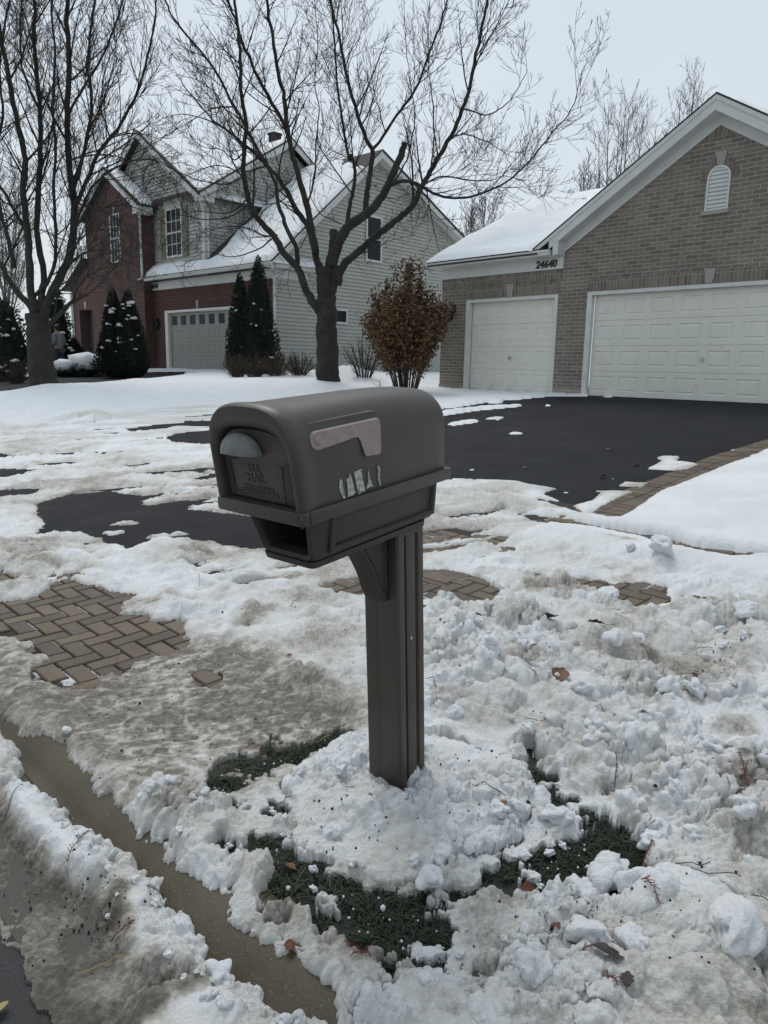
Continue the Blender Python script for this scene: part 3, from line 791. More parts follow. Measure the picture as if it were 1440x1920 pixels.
b.rings([ring(.040, .116, .174, .002), ring(.018, .117, .175, .002), ring(.006, .119, .178, .001), ring(-.002, .122, .184, 0), ring(-.0045, .129, .205, -.001), ring(-.003, .1355, .2245), ring(.004, .139, .2295), ring(.018, .140, .231), ring(.034, .138, .2295),
         ring(.048, .1345, .2275), ring(.07, .133, .2265), ring(.20, .132, .2255), ring(.35, .131, .224), ring(.46, .130, .221), ring(.52, .129, .217), ring(.555, .1265, .212), ring(.572, .120, .201), ring(.5795, .107, .182), ring(.581, .09, .16)], cap0=False)
b.done('box_body', MT['mail'], mroot, auto=50)
b = LB()
# door, slightly domed, in the hood
def dr(s, k, dz): return [(shear(s, .09 + (z - .09) * k), .141 + x * k, .09 + (z - .09) * k + dz) for x, z in arch(.1155, .1735, .003, 28)]
b.rings([dr(.037, 1.0, 0), dr(.018, .995, 0), dr(.0145, .96, 0), dr(.0135, .5, 0), dr(.0135, .02, 0)], cap0=False)
door = b.done('door', MT['mail'], mroot, auto=40)
# raised label plate lines
b = LB()
def bar(p0, p1, r=.0016):
    b.tube([(shear(.0128, p0[1]), p0[0], p0[1]), (shear(.0128, p1[1]), p1[0], p1[1])], r, 5)
bar((.235, .098), (.205, .099)); bar((.235, .098), (.231, .012)); bar((.060, .093), (.045 + .03, .094)); bar((.231, .012), (.064, .012)); bar((.064, .012), (.061, .093))
b.done('label_outline', MT['mail'], door)
def face_mat(t, n, s=.0132):
    # text frame on the door: x runs to the reader's right (-t), y up, z towards the street (-s)
    q_ = .116; h_ = math.hypot(1, q_)
    m = Matrix(((0, -q_ / h_, -1 / h_, 0), (-1, 0, 0, 0), (0, 1 / h_, -q_ / h_, 0), (0, 0, 0, 1)))
    p = L((shear(s, n), t, n)); m[0][3], m[1][3], m[2][3] = p
    return m
for body, sz, t, n in (('U.S.', .027, .152, .080), ('MAIL', .029, .152, .057), ('APPROVED BY THE', .0118, .147, .036), ('POSTMASTER GENERAL', .0118, .145, .0245)):
    textmesh('lettering', body, sz, .0014, MT['mail'], door, face_mat(t, n), bold=.0004)
# handle
b = LB()
rgs = []
for i in range(9):
    ph = i / 8 * math.pi / 2
    zc = .119 + .044 * math.sin(ph) ; k = math.cos(ph) ** .75 if i < 8 else .02
    rgs.append([(-.004 - .012 * (i / 8) + .001 - .046 * k * max(0, math.sin(q)) ** .8 * (1 - .25 * i / 8), .174 - (.060 * k) * math.cos(q), zc - .004 * k * abs(math.cos(q))) for q in [math.pi * j / 16 for j in range(17)]])
b.rings(rgs, closed=False, cap0=True, cap1=False)
hd_ = b.done('handle', MT['handle'], door, auto=60)
b = LB()
ov = [(-.0395 + .0, .200 + .013 * math.cos(q), .1265 + .0036 * math.sin(q)) for q in [2 * math.pi * j / 18 for j in range(19)]]
b.tube([(p[0] + .0045 , p[1], p[2]) for p in ov], .0007, 4)
rc = [(-.036, .209, .1215), (-.035, .209, .1315), (-.045, .181, .1315), (-.046, .181, .1215), (-.036, .209, .1215)]
b.tube(rc, .0007, 4); b.tube([(-.038, .205, .1265), (-.0445, .187, .1265)], .0011, 4)
b.done('emblem', MT['handle'], hd_)
# lip round the box
def rrect(s0, s1, t0, t1, n, r=.012, k=4):
    pts = []
    for cx, cy, a0 in ((s1 - r, t1 - r, 0), (s0 + r, t1 - r, 90), (s0 + r, t0 + r, 180), (s1 - r, t0 + r, 270)):
        for i in range(k + 1):
            a = R(a0 + 90 * i / k); pts.append((cx + r * math.cos(a), cy + r * math.sin(a), n))
    return pts
b = LB()
b.rings([rrect(.012, .560, .016, .266, -.001), rrect(-.006, .574, -.002, .282, 0), rrect(-.009, .576, -.004, .284, -.003), rrect(-.009, .576, -.004, .284, -.026), rrect(-.006, .574, -.002, .282, -.030), rrect(.02, .55, .02, .26, -.031)])
b.done('lip', MT['mail'], mroot, auto=35)
b = LB()  # folded seam at the front corner
b.tube([(-.0095, -.0045, -.031), (-.0095, -.0045, .001)], .0028, 8)
b.tube([(.020, -.005, -.029), (.017, -.006, -.016), (.020, -.005, -.001)], .0013, 6)
b.done('corner_seam', MT['mail'], mroot, smooth=True)
# newspaper slot under the box
def sect(s, n_, kt=0.0):
    """outer half width of the slot at height n_"""
    f = (n_ + .031) / (-.152 + .031); return .104 - .020 * f ** 1.4
def slot_ring(s, w0, w1, ntop, nbot, r=.022):
    c = .141; pts = [(s, c + w0, ntop)]
    m = 5
    for i in range(m + 1):
        a = R(90 * i / m); pts.append((s, c + w1 - r + r * math.cos(a) , nbot + r - r * math.sin(a)))
    for i in range(m + 1):
        a = R(90 - 90 * i / m); pts.append((s, c - w1 + r - r * math.cos(a), nbot + r - r * math.sin(a)))
    pts.append((s, c - w0, ntop)); return pts
def lean(rng, k):  # front edge leans back towards the bottom
    return [(p[0] + k * ((-.031 - p[2]) / .12) ** 1.3 if p[2] < -.031 else p[0], p[1], p[2]) for p in rng]
b = LB()
b.rings([lean(slot_ring(.40, .088, .070, -.031, -.131, .016), 0), lean(slot_ring(.070, .088, .070, -.031, -.131, .016), .028), lean(slot_ring(.054, .090, .073, -.031, -.135, .016), .034), lean(slot_ring(.046, .098, .081, -.031, -.146, .02), .036),
         lean(slot_ring(.050, .104, .088, -.031, -.152, .022), .036), lean(slot_ring(.062, .106, .090, -.031, -.154, .024), .034), lean(slot_ring(.14, .106, .090, -.031, -.154, .024), 0), slot_ring(.555, .106, .090, -.031, -.152, .024), slot_ring(.568, .100, .082, -.033, -.146, .022), slot_ring(.572, .08, .06, -.04, -.13, .02)], closed=False, cap0=True, cap1=True)
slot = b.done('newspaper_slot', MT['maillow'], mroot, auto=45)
b = LB()  # ribs in the slot floor
for i in range(9): b.tube([(.105, .141 - .06 + .015 * i, -.129), (.30, .141 - .06 + .015 * i, -.129)], .003, 5)
b.done('slot_rib', MT['maillow'], slot)
b = LB()  # raised frame of the side panel
def sidepoint(s, n_, out=.0):
    f = (n_ + .031) / (-.123); w = .106 - .012 * f
    return (s, .141 - w - out, n_)
def fr(s0, s1, n0, n1, o, base=-.002):
    return [sidepoint(s0, n1, o), sidepoint(s0, n0, o), sidepoint(s1, n0, o), sidepoint(s1, n1, o)]
b.rings([fr(.125, .556, -.036, -.136, -.002), fr(.128, .553, -.039, -.133, .0035), fr(.140, .541, -.049, -.124, .0035), fr(.146, .535, -.054, -.119, -.0015)], cap0=False, cap1=False)
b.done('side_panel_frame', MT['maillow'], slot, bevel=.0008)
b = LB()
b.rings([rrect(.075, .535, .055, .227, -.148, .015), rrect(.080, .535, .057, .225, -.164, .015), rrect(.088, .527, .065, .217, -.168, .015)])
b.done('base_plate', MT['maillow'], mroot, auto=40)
# post
s0, s1, t0, t1 = .427, .553, .077, .203
def post_ring(n_, dx=0):
    c = .006
    p = [(s0 + c, t0), (s0 + .030, t0), (s0 + .033, t0 + .009), (s0 + .041, t0 + .009), (s0 + .043, t0 + .002), (s0 + .083, t0 + .002), (s0 + .085, t0 + .009), (s0 + .093, t0 + .009), (s0 + .096, t0),
         (s1 - c, t0), (s1, t0 + c), (s1, t1 - c), (s1 - c, t1), (s0 + .09, t1), (s0 + .06, t1 - .006), (s0 + .03, t1), (s0 + c, t1), (s0, t1 - c), (s0, t0 + .078), (s0 + .0015, t0 + .0765), (s0, t0 + .075), (s0, t0 + c)]
    k = 1 + .02 * (-.165 - n_)
    return [(.49 + (a - .49) * k, .14 + (q - .14) * k, n_) for a, q in p]
b = LB(); b.rings([post_ring(-.166), post_ring(-.45), post_ring(-.8), post_ring(-1.06)])
post = b.done('post', MT['mail'], mroot, bevel=.0018, auto=35)
b = LB()
b.box(s0 + .030, s0 + .096, t0 - .0005, t0 + .012, -.185, -.166)
b.done('groove_cap', MT['mail'], post)
b = LB()
for n_ in (-.50,):
    b.rings([[(s0 + .062 + r * math.cos(q), t0 + .0025 - o, n_ + r * math.sin(q)) for q in [2 * math.pi * j / 10 for j in range(10)]] for r, o in ((.0055, 0), (.005, .0025), (.002, .003))])
b.done('screw', MT['metal'], post, smooth=True)
b = LB()
for n_ in (-.855,):
    b.rings([[(s0 + .07 + r * math.cos(q), t0 + .0019 - o, n_ + 1.6 * r * math.sin(q)) for q in [2 * math.pi * j / 8 for j in range(8)]] for r, o in ((.004, 0), (.0035, .0006))])
b.done('bolt_hole', MT['black'], post)
# curved bracket
b = LB()
outer = [(.285, -.166), (.300, -.185), (.318, -.207), (.338, -.235), (.356, -.268), (.370, -.300), (.382, -.335), (.396, -.362), (.4275, -.372)]
ou = outer + [(.4275, -.166)]
b.extrude([(a, .108, z) for a, z in ou], (0, .066, 0))
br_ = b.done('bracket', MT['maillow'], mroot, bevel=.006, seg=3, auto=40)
b = LB()
def offp(k): 
    return [(.322 + k, -.176), (.345 + k * .9, -.206), (.365 + k * .8, -.240), (.382 + k * .6, -.275), (.395 + k * .5, -.310), (.405, -.325 + k), (.409, -.30), (.409, -.176)]
pts = [(.312, -.172), (.338, -.205), (.360, -.240), (.378, -.276), (.391, -.312), (.402, -.335), (.411, -.332), (.412, -.172), (.312, -.172)]
b.tube([(a, .1075, z) for a, z in pts], .0032, 6)
b.done('bracket_rib', MT['maillow'], br_, smooth=True)
# flag
fl = []
for i in range(9):
    a = R(95 + 170 * i / 8); fl.append((.062 + .0215 * math.cos(a), .148 + .0215 * math.sin(a)))
fl += [(.085, .129), (.13, .132), (.188, .137), (.200, .135), (.206, .127), (.218, .092), (.224, .087), (.270, .085), (.277, .090), (.284, .158), (.282, .168), (.275, .172)]
b = LB()
def tilt(s, z, o): return (s, .0055 + .10 * max(0, z - .085) - o, z)
ctr = (.17, .14)
def flr(k, o): return [tilt(s + (k * (1 if s < .17 else -1)), z + (k * (1 if z < .14 else -1) * .8), o) for s, z in fl]
b.rings([flr(-.0005, -.010), flr(0, 0), flr(.0025, .004)], cap0=True, cap1=True)
flag = b.done('flag', MT['flag'], mroot, auto=38)
b = LB(); b.rings([[tilt(.062 + r * math.cos(q), .149 + r * math.sin(q), o) for q in [2 * math.pi * j / 14 for j in range(14)]] for r, o in ((.011, .0035), (.0095, .006), (.004, .0072))])
b.done('pivot', MT['flag'], flag, smooth=True)
# recess the flag lies in
b = LB()
rc_ = [(.028, .125), (.034, .172), (.05, .190), (.272, .192), (.292, .188), (.294, .150), (.289, .078), (.215, .080), (.198, .122), (.10, .116), (.05, .118)]
def rec(k, o): return [(s + k * (1 if s < .17 else -1), .0088 + .21 * max(0, z - .10) ** 1.15 - o, z + k * (1 if z < .14 else -1)) for s, z in rc_]
b.rings([rec(0, -.012), rec(.004, -.0015)], cap0=False, cap1=True)
b.done('flag_recess', MT['mail'], mroot, bevel=.002)
# torn number stickers
ST = [[(.128, .052), (.135, .048), (.143, .008), (.146, .002), (.138, .004), (.127, .022)],
      [(.153, .047), (.160, .050), (.163, .058), (.167, .050), (.178, .016), (.184, .009), (.168, .004), (.155, .004)],
      [(.178, .058), (.205, .061), (.207, .035), (.216, .006), (.203, .006), (.192, .001), (.186, .025)],
      [(.229, .056), (.232, .050), (.236, .030), (.248, .010), (.236, .012), (.221, .009), (.229, .028)],
      [(.264, .058), (.270, .056), (.274, .052), (.272, .030), (.276, .012), (.270, .008), (.266, .028), (.267, .048)]]
for q, pl in enumerate(ST):
    b = LB(); cx = sum(p[0] for p in pl) / len(pl); cz = sum(p[1] for p in pl) / len(pl)
    rs = random.Random(q); n_ = len(pl); fine = []
    for i in range(n_):
        a, c_ = pl[i], pl[(i + 1) % n_]
        for k in range(3):
            f = k / 3; fine.append((a[0] + (c_[0] - a[0]) * f + rs.uniform(-.0006, .0006), a[1] + (c_[1] - a[1]) * f + rs.uniform(-.0006, .0006)))
    def srf(k, o): return [(cx + (x - cx) * k, .0088 - o - rs.uniform(0, .0022), cz + (z - cz) * k) for x, z in fine]
    b.rings([srf(1, -.0015), srf(1.0, .0012), srf(.6, .0008), srf(.25, .0022)])
    b.done('torn_number_sticker', MT['sticker'], mroot)

# ================================================================== HOUSE HELPERS
class House:
    def __init__(s, name, X, Y, Z, th):
        s.r = empty(name, (X, Y, Z), th - math.pi / 2)
    def part(s, mb, name, mat, parent=None, **k):
        return mb.build(name, mat, parent or s.r, **k)
def vpoly(mb, pts, n, m=0, flip=False):
    mb.poly([(s, n, z) for s, z in pts], [(s, z) for s, z in pts], m)
def rail(mb, a, b_, w, d0, d1, up):
    """board between points a,b (s,z) lying below the line by w, spanning n d0..d1"""
    p = [(a[0], a[1]), (b_[0], b_[1]), (b_[0], b_[1] - w), (a[0], a[1] - w)]
    mb.extrude([(x, d0, z) for x, z in p], (0, d1 - d0, 0))
def slab(mb, pts, th):
    """thick sheet: pts are 4 corners on top, thickened downward vertically"""
    mb.extrude([tuple(p) for p in pts], (0, 0, -th))
def snowslab(name, parent, A, B, D, nu=30, nv=24, th=.075, seed=0, holes=None, edge=.12):
    """snow lying on a roof plane: A corner, B along the eave, D up the slope (3d local points)"""
    A, B, D = map(np.array, (A, B, D)); eu = B - A; ev = D - A
    lu = np.linalg.norm(eu); lv = np.linalg.norm(ev); nu = int(lu / .12) + 4; nv = int(lv / .12) + 4
    su, sv = np.meshgrid(np.linspace(0, 1, nu), np.linspace(0, 1, nv))
    du = np.minimum(su, 1 - su) * lu; dv = np.minimum(sv, 1 - sv) * lv
    e = np.minimum(du, dv); t = th * np.sqrt(np.clip(e / edge, 0, 1)) * (1 + .5 * fbm(su * lu * 1.2, sv * lv * 1.2, seed)) + .01 * fbm(su * lu * 5, sv * lv * 5, seed + 4)
    su2 = su; P = A + su[..., None] * eu + sv[..., None] * ev
    t = np.where(e <= 1e-6, -.005, t)
    if holes is not None: t = np.where(holes(P) > 0, t, -.03)
    P[..., 2] += t
    h_, w_ = su.shape; keep = (t > -.02)
    o = gridmesh(name, P[..., 0], P[..., 1], P[..., 2], MT['snowroof'], keep)
    o.parent = parent; return o
def siding(mb, poly, place, course=.125, depth=.016):
    """lapped boards filling a convex polygon (a,z); place(a,z,out) -> 3d"""
    zs = [p[1] for p in poly]; z0, z1 = min(zs), max(zs)
    def span(z):
        xs = []
        n = len(poly)
        for i in range(n):
            a, b_ = poly[i], poly[(i + 1) % n]
            if (a[1] - z) * (b_[1] - z) <= 0 and abs(a[1] - b_[1]) > 1e-9:
                f = (z - a[1]) / (b_[1] - a[1]); xs.append(a[0] + (b_[0] - a[0]) * f)
        return (min(xs), max(xs)) if len(xs) > 1 else None
    z = z0 + 1e-4
    ZU = .010
    while z < z1 - .01:
        zt = min(z + course, z1 - 1e-3); a = span(z); c = span(zt)
        if a and c:
            mb.poly([place(a[0], z, depth), place(a[1], z, depth), place(c[1], zt, .002), place(c[0], zt, .002)])
            zu = min(z + .024, zt); mb.poly([place(a[0], zu, -.012), place(a[1], zu, -.012), place(a[1], z, depth), place(a[0], z, depth)])
        z += course
def arc_pts(cx, cz, r, a0, a1, n, rz=None):
    rz = rz or r
    return [(cx + r * math.cos(a0 + (a1 - a0) * i / n), cz + rz * math.sin(a0 + (a1 - a0) * i / n)) for i in range(n + 1)]
def panel_door(mb, x0, x1, z0, z1, cols, rows, n=0.0, lockgap=True, top_glass=False):
    """sectional garage door with raised panels; n = face plane, outwards is -y"""
    rh = (z1 - z0) / rows; cw = (x1 - x0) / cols
    for r in range(rows):
        a0 = z0 + r * rh + .004; a1 = z0 + (r + 1) * rh - .004
        mb.box(x0, x1, n + .012, n + .05, z0 + r * rh, z0 + (r + 1) * rh)
        for c in range(cols):
            b0 = x0 + c * cw; b1 = b0 + cw
            mx, mz = .085, .105
            i0, i1, j0, j1 = b0 + mx, b1 - mx, a0 + mz, a1 - mz
            def rr_(k, y): return [(i0 + k, n + y, j0 + k), (i1 - k, n + y, j0 + k), (i1 - k, n + y, j1 - k), (i0 + k, n + y, j1 - k)]
            outer_ = [(b0, n, a0), (b1, n, a0), (b1, n, a1), (b0, n, a1)]
            lv = [outer_, rr_(0, 0), rr_(.012, .014), rr_(.026, .014), rr_(.045, .002)]
            for q in range(4):
                for w in range(4):
                    e = (w + 1) % 4; mb.poly([lv[q][w], lv[q][e], lv[q + 1][e], lv[q + 1][w]])
            mb.poly(lv[4])
        mb.poly([(x0, n, a1), (x1, n, a1), (x1, n + .012, a1 + .003), (x0, n + .012, a1 + .003)])
        mb.poly([(x0, n, a0), (x1, n, a0), (x1, n + .012, a0 - .003), (x0, n + .012, a0 - .003)])

# ================================================================== RIGHT HOUSE
rh_ = House('brick_house', 2.1165, 18.865, -.526 + H, TH)
tag(rh_.r, 'taupe brick house with two white garage doors and an arched gable vent', 'house')
W = -.10
b = MB()
for pl in ([(-.95, .13), (-.14, .13), (-.14, 2.20), (-.95, 2.20)], [(-.95, 2.2), (2.53, 2.2), (2.53, 3.05), (-.95, 3.05)], [(2.53, .13), (3.26, .13), (3.26, 3.05), (2.53, 3.05)],
           [(3.26, 2.2), (8.42, 2.2), (8.42, 3.05), (3.26, 3.05)], [(8.42, .13), (9.05, .13), (9.05, 3.05), (8.42, 3.05)], [(2.62, 3.05), (9.05, 3.05), (5.83, 5.10)]):
    vpoly(b, pl, W)
b.poly([(-.95, W, .0), (-.95, 6, .0), (-.95, 6, 3.0), (-.95, W, 3.0)], [(0, 0), (6, 0), (6, 3), (0, 3)])
b.poly([(9.05, W, .0), (9.05, 9, .0), (9.05, 9, 3.0), (9.05, W, 3.0)], [(0, 0), (9, 0), (9, 3), (0, 3)])
for x in (-.14, 2.53, 3.26, 8.42):
    b.poly([(x, W, 0), (x, .06, 0), (x, .06, 2.2), (x, W, 2.2)], [(0, 0), (.16, 0), (.16, 2.2), (0, 2.2)])
for x0, x1 in ((-.14, 2.53), (3.26, 8.42)):
    b.poly([(x0, W, 2.2), (x1, W, 2.2), (x1, .06, 2.2), (x0, .06, 2.2)])
wall = rh_.part(b, 'wall', MT['brickg'], fixn=False)
b = MB()
for x0, x1 in ((-.965, -.14), (2.53, 3.26), (8.42, 9.06)):
    b = MB(); b.box(x0, x1, W - .012, .05, -.6, .13); rh_.part(b, 'foundation', MT['concrete'], wall)
b = MB()
def course(x0, x1, z0, z1): 
    y = W - .006
    b.poly([(x0, y, z0), (x1, y, z0), (x1, y, z1), (x0, y, z1)], [(x0, z0), (x1, z0), (x1, z1), (x0, z1)])
    b.poly([(x0, W, z1), (x1, W, z1), (x1, y, z1), (x0, y, z1)]); b.poly([(x0, W, z0), (x1, W, z0), (x1, y, z0), (x0, y, z0)])
for cc_ in ((-.14, 1.10, 2.215, 2.47), (1.28, 2.55, 2.215, 2.47), (-.95, 2.60, 2.52, 2.735), (3.26, 5.76, 2.215, 2.45), (5.98, 8.42, 2.215, 2.45)):
    b = MB(); course(*cc_); rh_.part(b, 'soldier_course', MT['brickgs'], wall, fixn=False)
b = MB()
b.poly([(5.45, W - .006, 4.80), (6.2, W - .006, 4.80), (5.83, W - .006, 5.04)], [(5.45, 4.8), (6.2, 4.8), (5.83, 5.04)])
rh_.part(b, 'soldier_course', MT['brickgs'], wall, fixn=False)
def trap(mb, cx, w0, w1, z0, z1, n0, n1):
    mb.extrude([(cx - w0, n0, z0), (cx + w0, n0, z0), (cx + w1, n0, z1), (cx - w1, n0, z1)], (0, n1 - n0, 0))
for cx, z0, z1 in ((1.19, 2.21, 2.50), (5.87, 2.21, 2.49)):
    b = MB(); trap(b, cx, .065, .11, z0, z1, W - .018, W + .02); rh_.part(b, 'keystone', MT['stone'], wall)
# doors
for (x0, x1, cols, lk) in ((0, 2.44, 4, 1.22), (3.40, 8.28, 8, 5.84)):
    b = MB(); panel_door(b, x0, x1, 0, 2.13, cols, 4)
    d_ = rh_.part(b, 'garage_door', MT['door'], fixn=False)
    b = MB(); b.tube([(lk, -.03, .80), (lk, .005, .80)], .018, 8); b.box(lk - .055, lk + .055, -.038, -.028, .79, .81); b.box(lk - .008, lk + .008, -.04, -.028, .75, .85)
    rh_.part(b, 'handle', MT['metal'], d_)
    b = MB(); b.box(x0, x1, -.01, .03, -.035, .0); rh_.part(b, 'bottom_seal', MT['black'], d_)
    b = MB()
    tw = .09
    b.box(x0 - .13, x0 - .01, W - .015, .0, -.02, 2.2); b.box(x1 + .01, x1 + .09, W - .015, .0, -.02, 2.2); b.box(x0 - .01, x1 + .01, W - .015, .0, 2.125, 2.2)
    rh_.part(b, 'door_frame', MT['white'], bevel=.006, seg=1)
# frieze with house number
b = MB(); b.box(-.97, 2.62, W - .03, W, 2.74, 3.02)
fz = rh_.part(b, 'frieze_board', MT['white'])
tm = Matrix.Rotation(R(90), 4, 'X'); tm.translation = Vector((2.18, W - .036, 2.855))
textmesh('house_number', '24640', .22, .012, MT['black'], fz, tm, shear=.15, bold=.006)
# roof over the small garage
e0 = (-.47, 3.13); rg_ = (3.85, 5.24); x0, x1 = -1.18, 5.6
b = MB(); b.extrude([(x0, e0[0], e0[1]), (2.15, e0[0], e0[1]), (5.3, rg_[0], rg_[1]), (x0, rg_[0], rg_[1])], (0, 0, -.10))
slab(b, [(x0, 8.2, 3.13), (x1, 8.2, 3.13), (x1, rg_[0], rg_[1]), (x0, rg_[0], rg_[1])], .10)
rf = rh_.part(b, 'roof', MT['shingle'])
snowslab('roof_snow', rf, (x0 - .02, e0[0] - .03, e0[1] + .01), (x1, e0[0] - .03, e0[1] + .01), (x0 - .02, rg_[0], rg_[1] + .01), th=.10, seed=3, holes=lambda P: np.where(P[..., 0] < 2.02 + (P[..., 2] - 3.20) / .609, 1, -1))
b = MB()
for (a, c_) in (((-.47, 3.02), (3.85, 5.13)), ((3.85, 5.13), (8.2, 3.02))):
    p = [(x0 + .01, a[0], a[1]), (x0 + .01, c_[0], c_[1]), (x0 + .01, c_[0], c_[1] - .14), (x0 + .01, a[0], a[1] - .14)]
    b.extrude(p, (.03, 0, 0))
b.poly([(-.96, -.1, 3.0), (-.96, 8, 3.0), (-.96, 3.85, 4.98)])
rh_.part(b, 'rake_board', MT['white'], rf)
def gutter(x0, x1, y, z, name='gutter', par=None, h=rh_):
    b = MB(); pr = [(0, 0), (-.11, 0), (-.125, -.02), (-.10, -.06), (-.085, -.115), (0, -.12)]
    b.extrude([(x0, y + p, z + q) for p, q in pr], (x1 - x0, 0, 0))
    return h.part(b, name, MT['white'], par, bevel=.006, seg=2)
gutter(-1.22, 2.46, -.36, 3.115, par=rf)
b = MB(); b.box(-1.1, 2.55, -.36, W, 2.985, 3.005); rh_.part(b, 'soffit', MT['white'], rf)
# big gable roof
ax, az, el = 5.80, 5.50, 1.98; ez = 3.17; ar, nf = 2 * ax - el, -.42
b = MB()
slab(b, [(el, nf, ez), (ax, nf, az), (ax, 8, az), (el, 8, ez)], .035); slab(b, [(ax, nf, az), (ar, nf, ez), (ar, 8, ez), (ax, 8, az)], .035)
gr = rh_.part(b, 'gable_roof', MT['shingle'])
def chevron(mb, d, w, n0, n1, inset=0):
    sl = (az - ez) / (ax - el)
    for sg in (1, -1):
        a = (ax - sg * (ax - el - inset), ez + inset * sl - d); c_ = (ax, az - d)
        p = [a, c_, (c_[0], c_[1] - w), (a[0], a[1] - w)]
        mb.extrude([(x, n0, z) for x, z in p], (0, n1 - n0, 0))
b = MB(); chevron(b, .038, .085, nf + .005, nf + .04, inset=.06); chevron(b, .125, .17, nf + .02, nf + .05, inset=.42)
rh_.part(b, 'rake_board', MT['white'], gr)
b = MB(); chevron(b, .29, .012, nf + .05, W, inset=.55); rh_.part(b, 'soffit', MT['white'], gr)
b = MB(); chevron(b, .30, .19, W - .028, W - .002, inset=.62); rh_.part(b, 'gable_frieze', MT['white'], gr)
b = MB(); b.box(2.50, 2.64, -.40, W - .001, 3.0, 3.30); rh_.part(b, 'cornice_return', MT['white'], gr, bevel=.008, seg=1)
for sg, sd in ((1, 13), (-1, 14)):
    A = (ax - sg * (ax - el - .05), nf + .5, ez + .05); B_ = (ax - sg * (ax - el - .05), 7.9, ez + .05); D = (ax, nf + .5, az + .02)
    snowslab('gable_roof_snow', gr, A, B_, D, th=.09, seed=sd)
# arched vent
vx, vz0, vr = 5.87, 3.53, .215
vzc = 4.10
b = MB()
pin = [(vx - vr + .035, vz0 + .03)] + [(x, z) for x, z in arc_pts(vx, vzc, vr - .035, math.pi, 0, 16)] + [(vx + vr - .035, vz0 + .03)]
pout = [(vx - vr, vz0)] + [(x, z) for x, z in arc_pts(vx, vzc, vr, math.pi, 0, 16)] + [(vx + vr, vz0)]
n_ = len(pin)
b.rings([[(x, W, z) for x, z in pout], [(x, W - .035, z) for x, z in pout], [(x, W - .035, z) for x, z in pin], [(x, W - .005, z) for x, z in pin]], cap0=False)
vent = rh_.part(b, 'gable_vent', MT['white'], wall)
b = MB(); z = vz0 + .05
while z < vzc + vr - .06:
    hw = vr - .04 if z < vzc else math.sqrt(max(0.001, (vr - .04) ** 2 - (z - vzc) ** 2))
    b.extrude([(vx - hw, W - .006, z + .062), (vx - hw, W - .030, z), (vx - hw, W - .026, z - .004), (vx - hw, W - .002, z + .055)], (2 * hw, 0, 0)); z += .072
rh_.part(b, 'louvre', MT['white'], vent)
b = MB(); b.box(vx - vr - .06, vx + vr + .02, W - .05, W, vz0 - .075, vz0 - .002); rh_.part(b, 'sill', MT['stone'], vent)
b = MB()
for i in range(15):
    if i == 7: continue
    a0 = math.pi * (i + .06) / 15; a1 = math.pi * (i + .94) / 15
    p = [(vx + r_ * math.cos(a), vzc + r_ * math.sin(a)) for r_, a in ((vr + .015, a0), (vr + .14, a0), (vr + .14, a1), (vr + .015, a1))]
    b.extrude([(x, W - .012, z) for x, z in p], (0, .01, 0))
rh_.part(b, 'arch_bricks', MT['brickgs'], wall)
b = MB(); trap(b, vx, .06, .10, vzc + vr + .01, vzc + vr + .24, W - .022, W); rh_.part(b, 'keystone', MT['stone'], wall)
# body of the house behind, with its own snowy roof
b = MB(); b.box(1.2, 16, 6, 14, 0, 4.4); rh_.part(b, 'rear_wall', MT['brickg'])
b = MB(); slab(b, [(4.6, 5.4, 4.5), (16.4, 5.4, 4.5), (16.4, 10, 7.15), (4.6, 10, 7.15)], .1); slab(b, [(4.6, 14.6, 4.5), (16.4, 14.6, 4.5), (16.4, 10, 7.15), (4.6, 10, 7.15)], .1)
rr2 = rh_.part(b, 'rear_roof', MT['shingle'])
snowslab('roof_snow', rr2, (4.58, 5.35, 4.5), (16.4, 5.35, 4.5), (4.58, 10, 7.16), th=.12, seed=8)
# coach lamp
t = empty('wall_lantern', (0, 0, 0)); t.parent = rh_.r
lx, lz = -.52, 1.86
b = MB(); b.box(lx - .05, lx + .05, W - .03, W, lz + .05, lz + .25); b.tube([(lx, W - .02, lz + .2), (lx, W - .1, lz + .27), (lx, W - .14, lz + .2), (lx, W - .14, lz + .13)], .012, 6)
b.rings([[(lx + r_ * math.cos(q), W - .14 + r_ * math.sin(q), lz + zz) for q in [math.pi / 4 + math.pi / 2 * j for j in range(4)]] for r_, zz in ((.02, .15), (.095, .09), (.085, .08), (.06, -.12), (.02, -.15))])
lt = b.build('wall_lantern', MT['black'], rh_.r)
bpy.data.objects.remove(t)
b = MB()
b.rings([[(lx + r_ * math.cos(q), W - .14 + r_ * math.sin(q), lz + zz) for q in [math.pi / 4 + math.pi / 2 * j for j in range(4)]] for r_, zz in ((.078, .065), (.064, -.10))], cap0=False, cap1=False)
b.build('lamp_glass', MT['glass'], lt)
# ================================================================== LEFT HOUSE
lh = House('siding_house', -8.289, 28.798, -.2647 + H, .8237)
tag(lh.r, 'two storey house of red brick and pale lapped siding with snowy steep roofs', 'house')
W = -.10
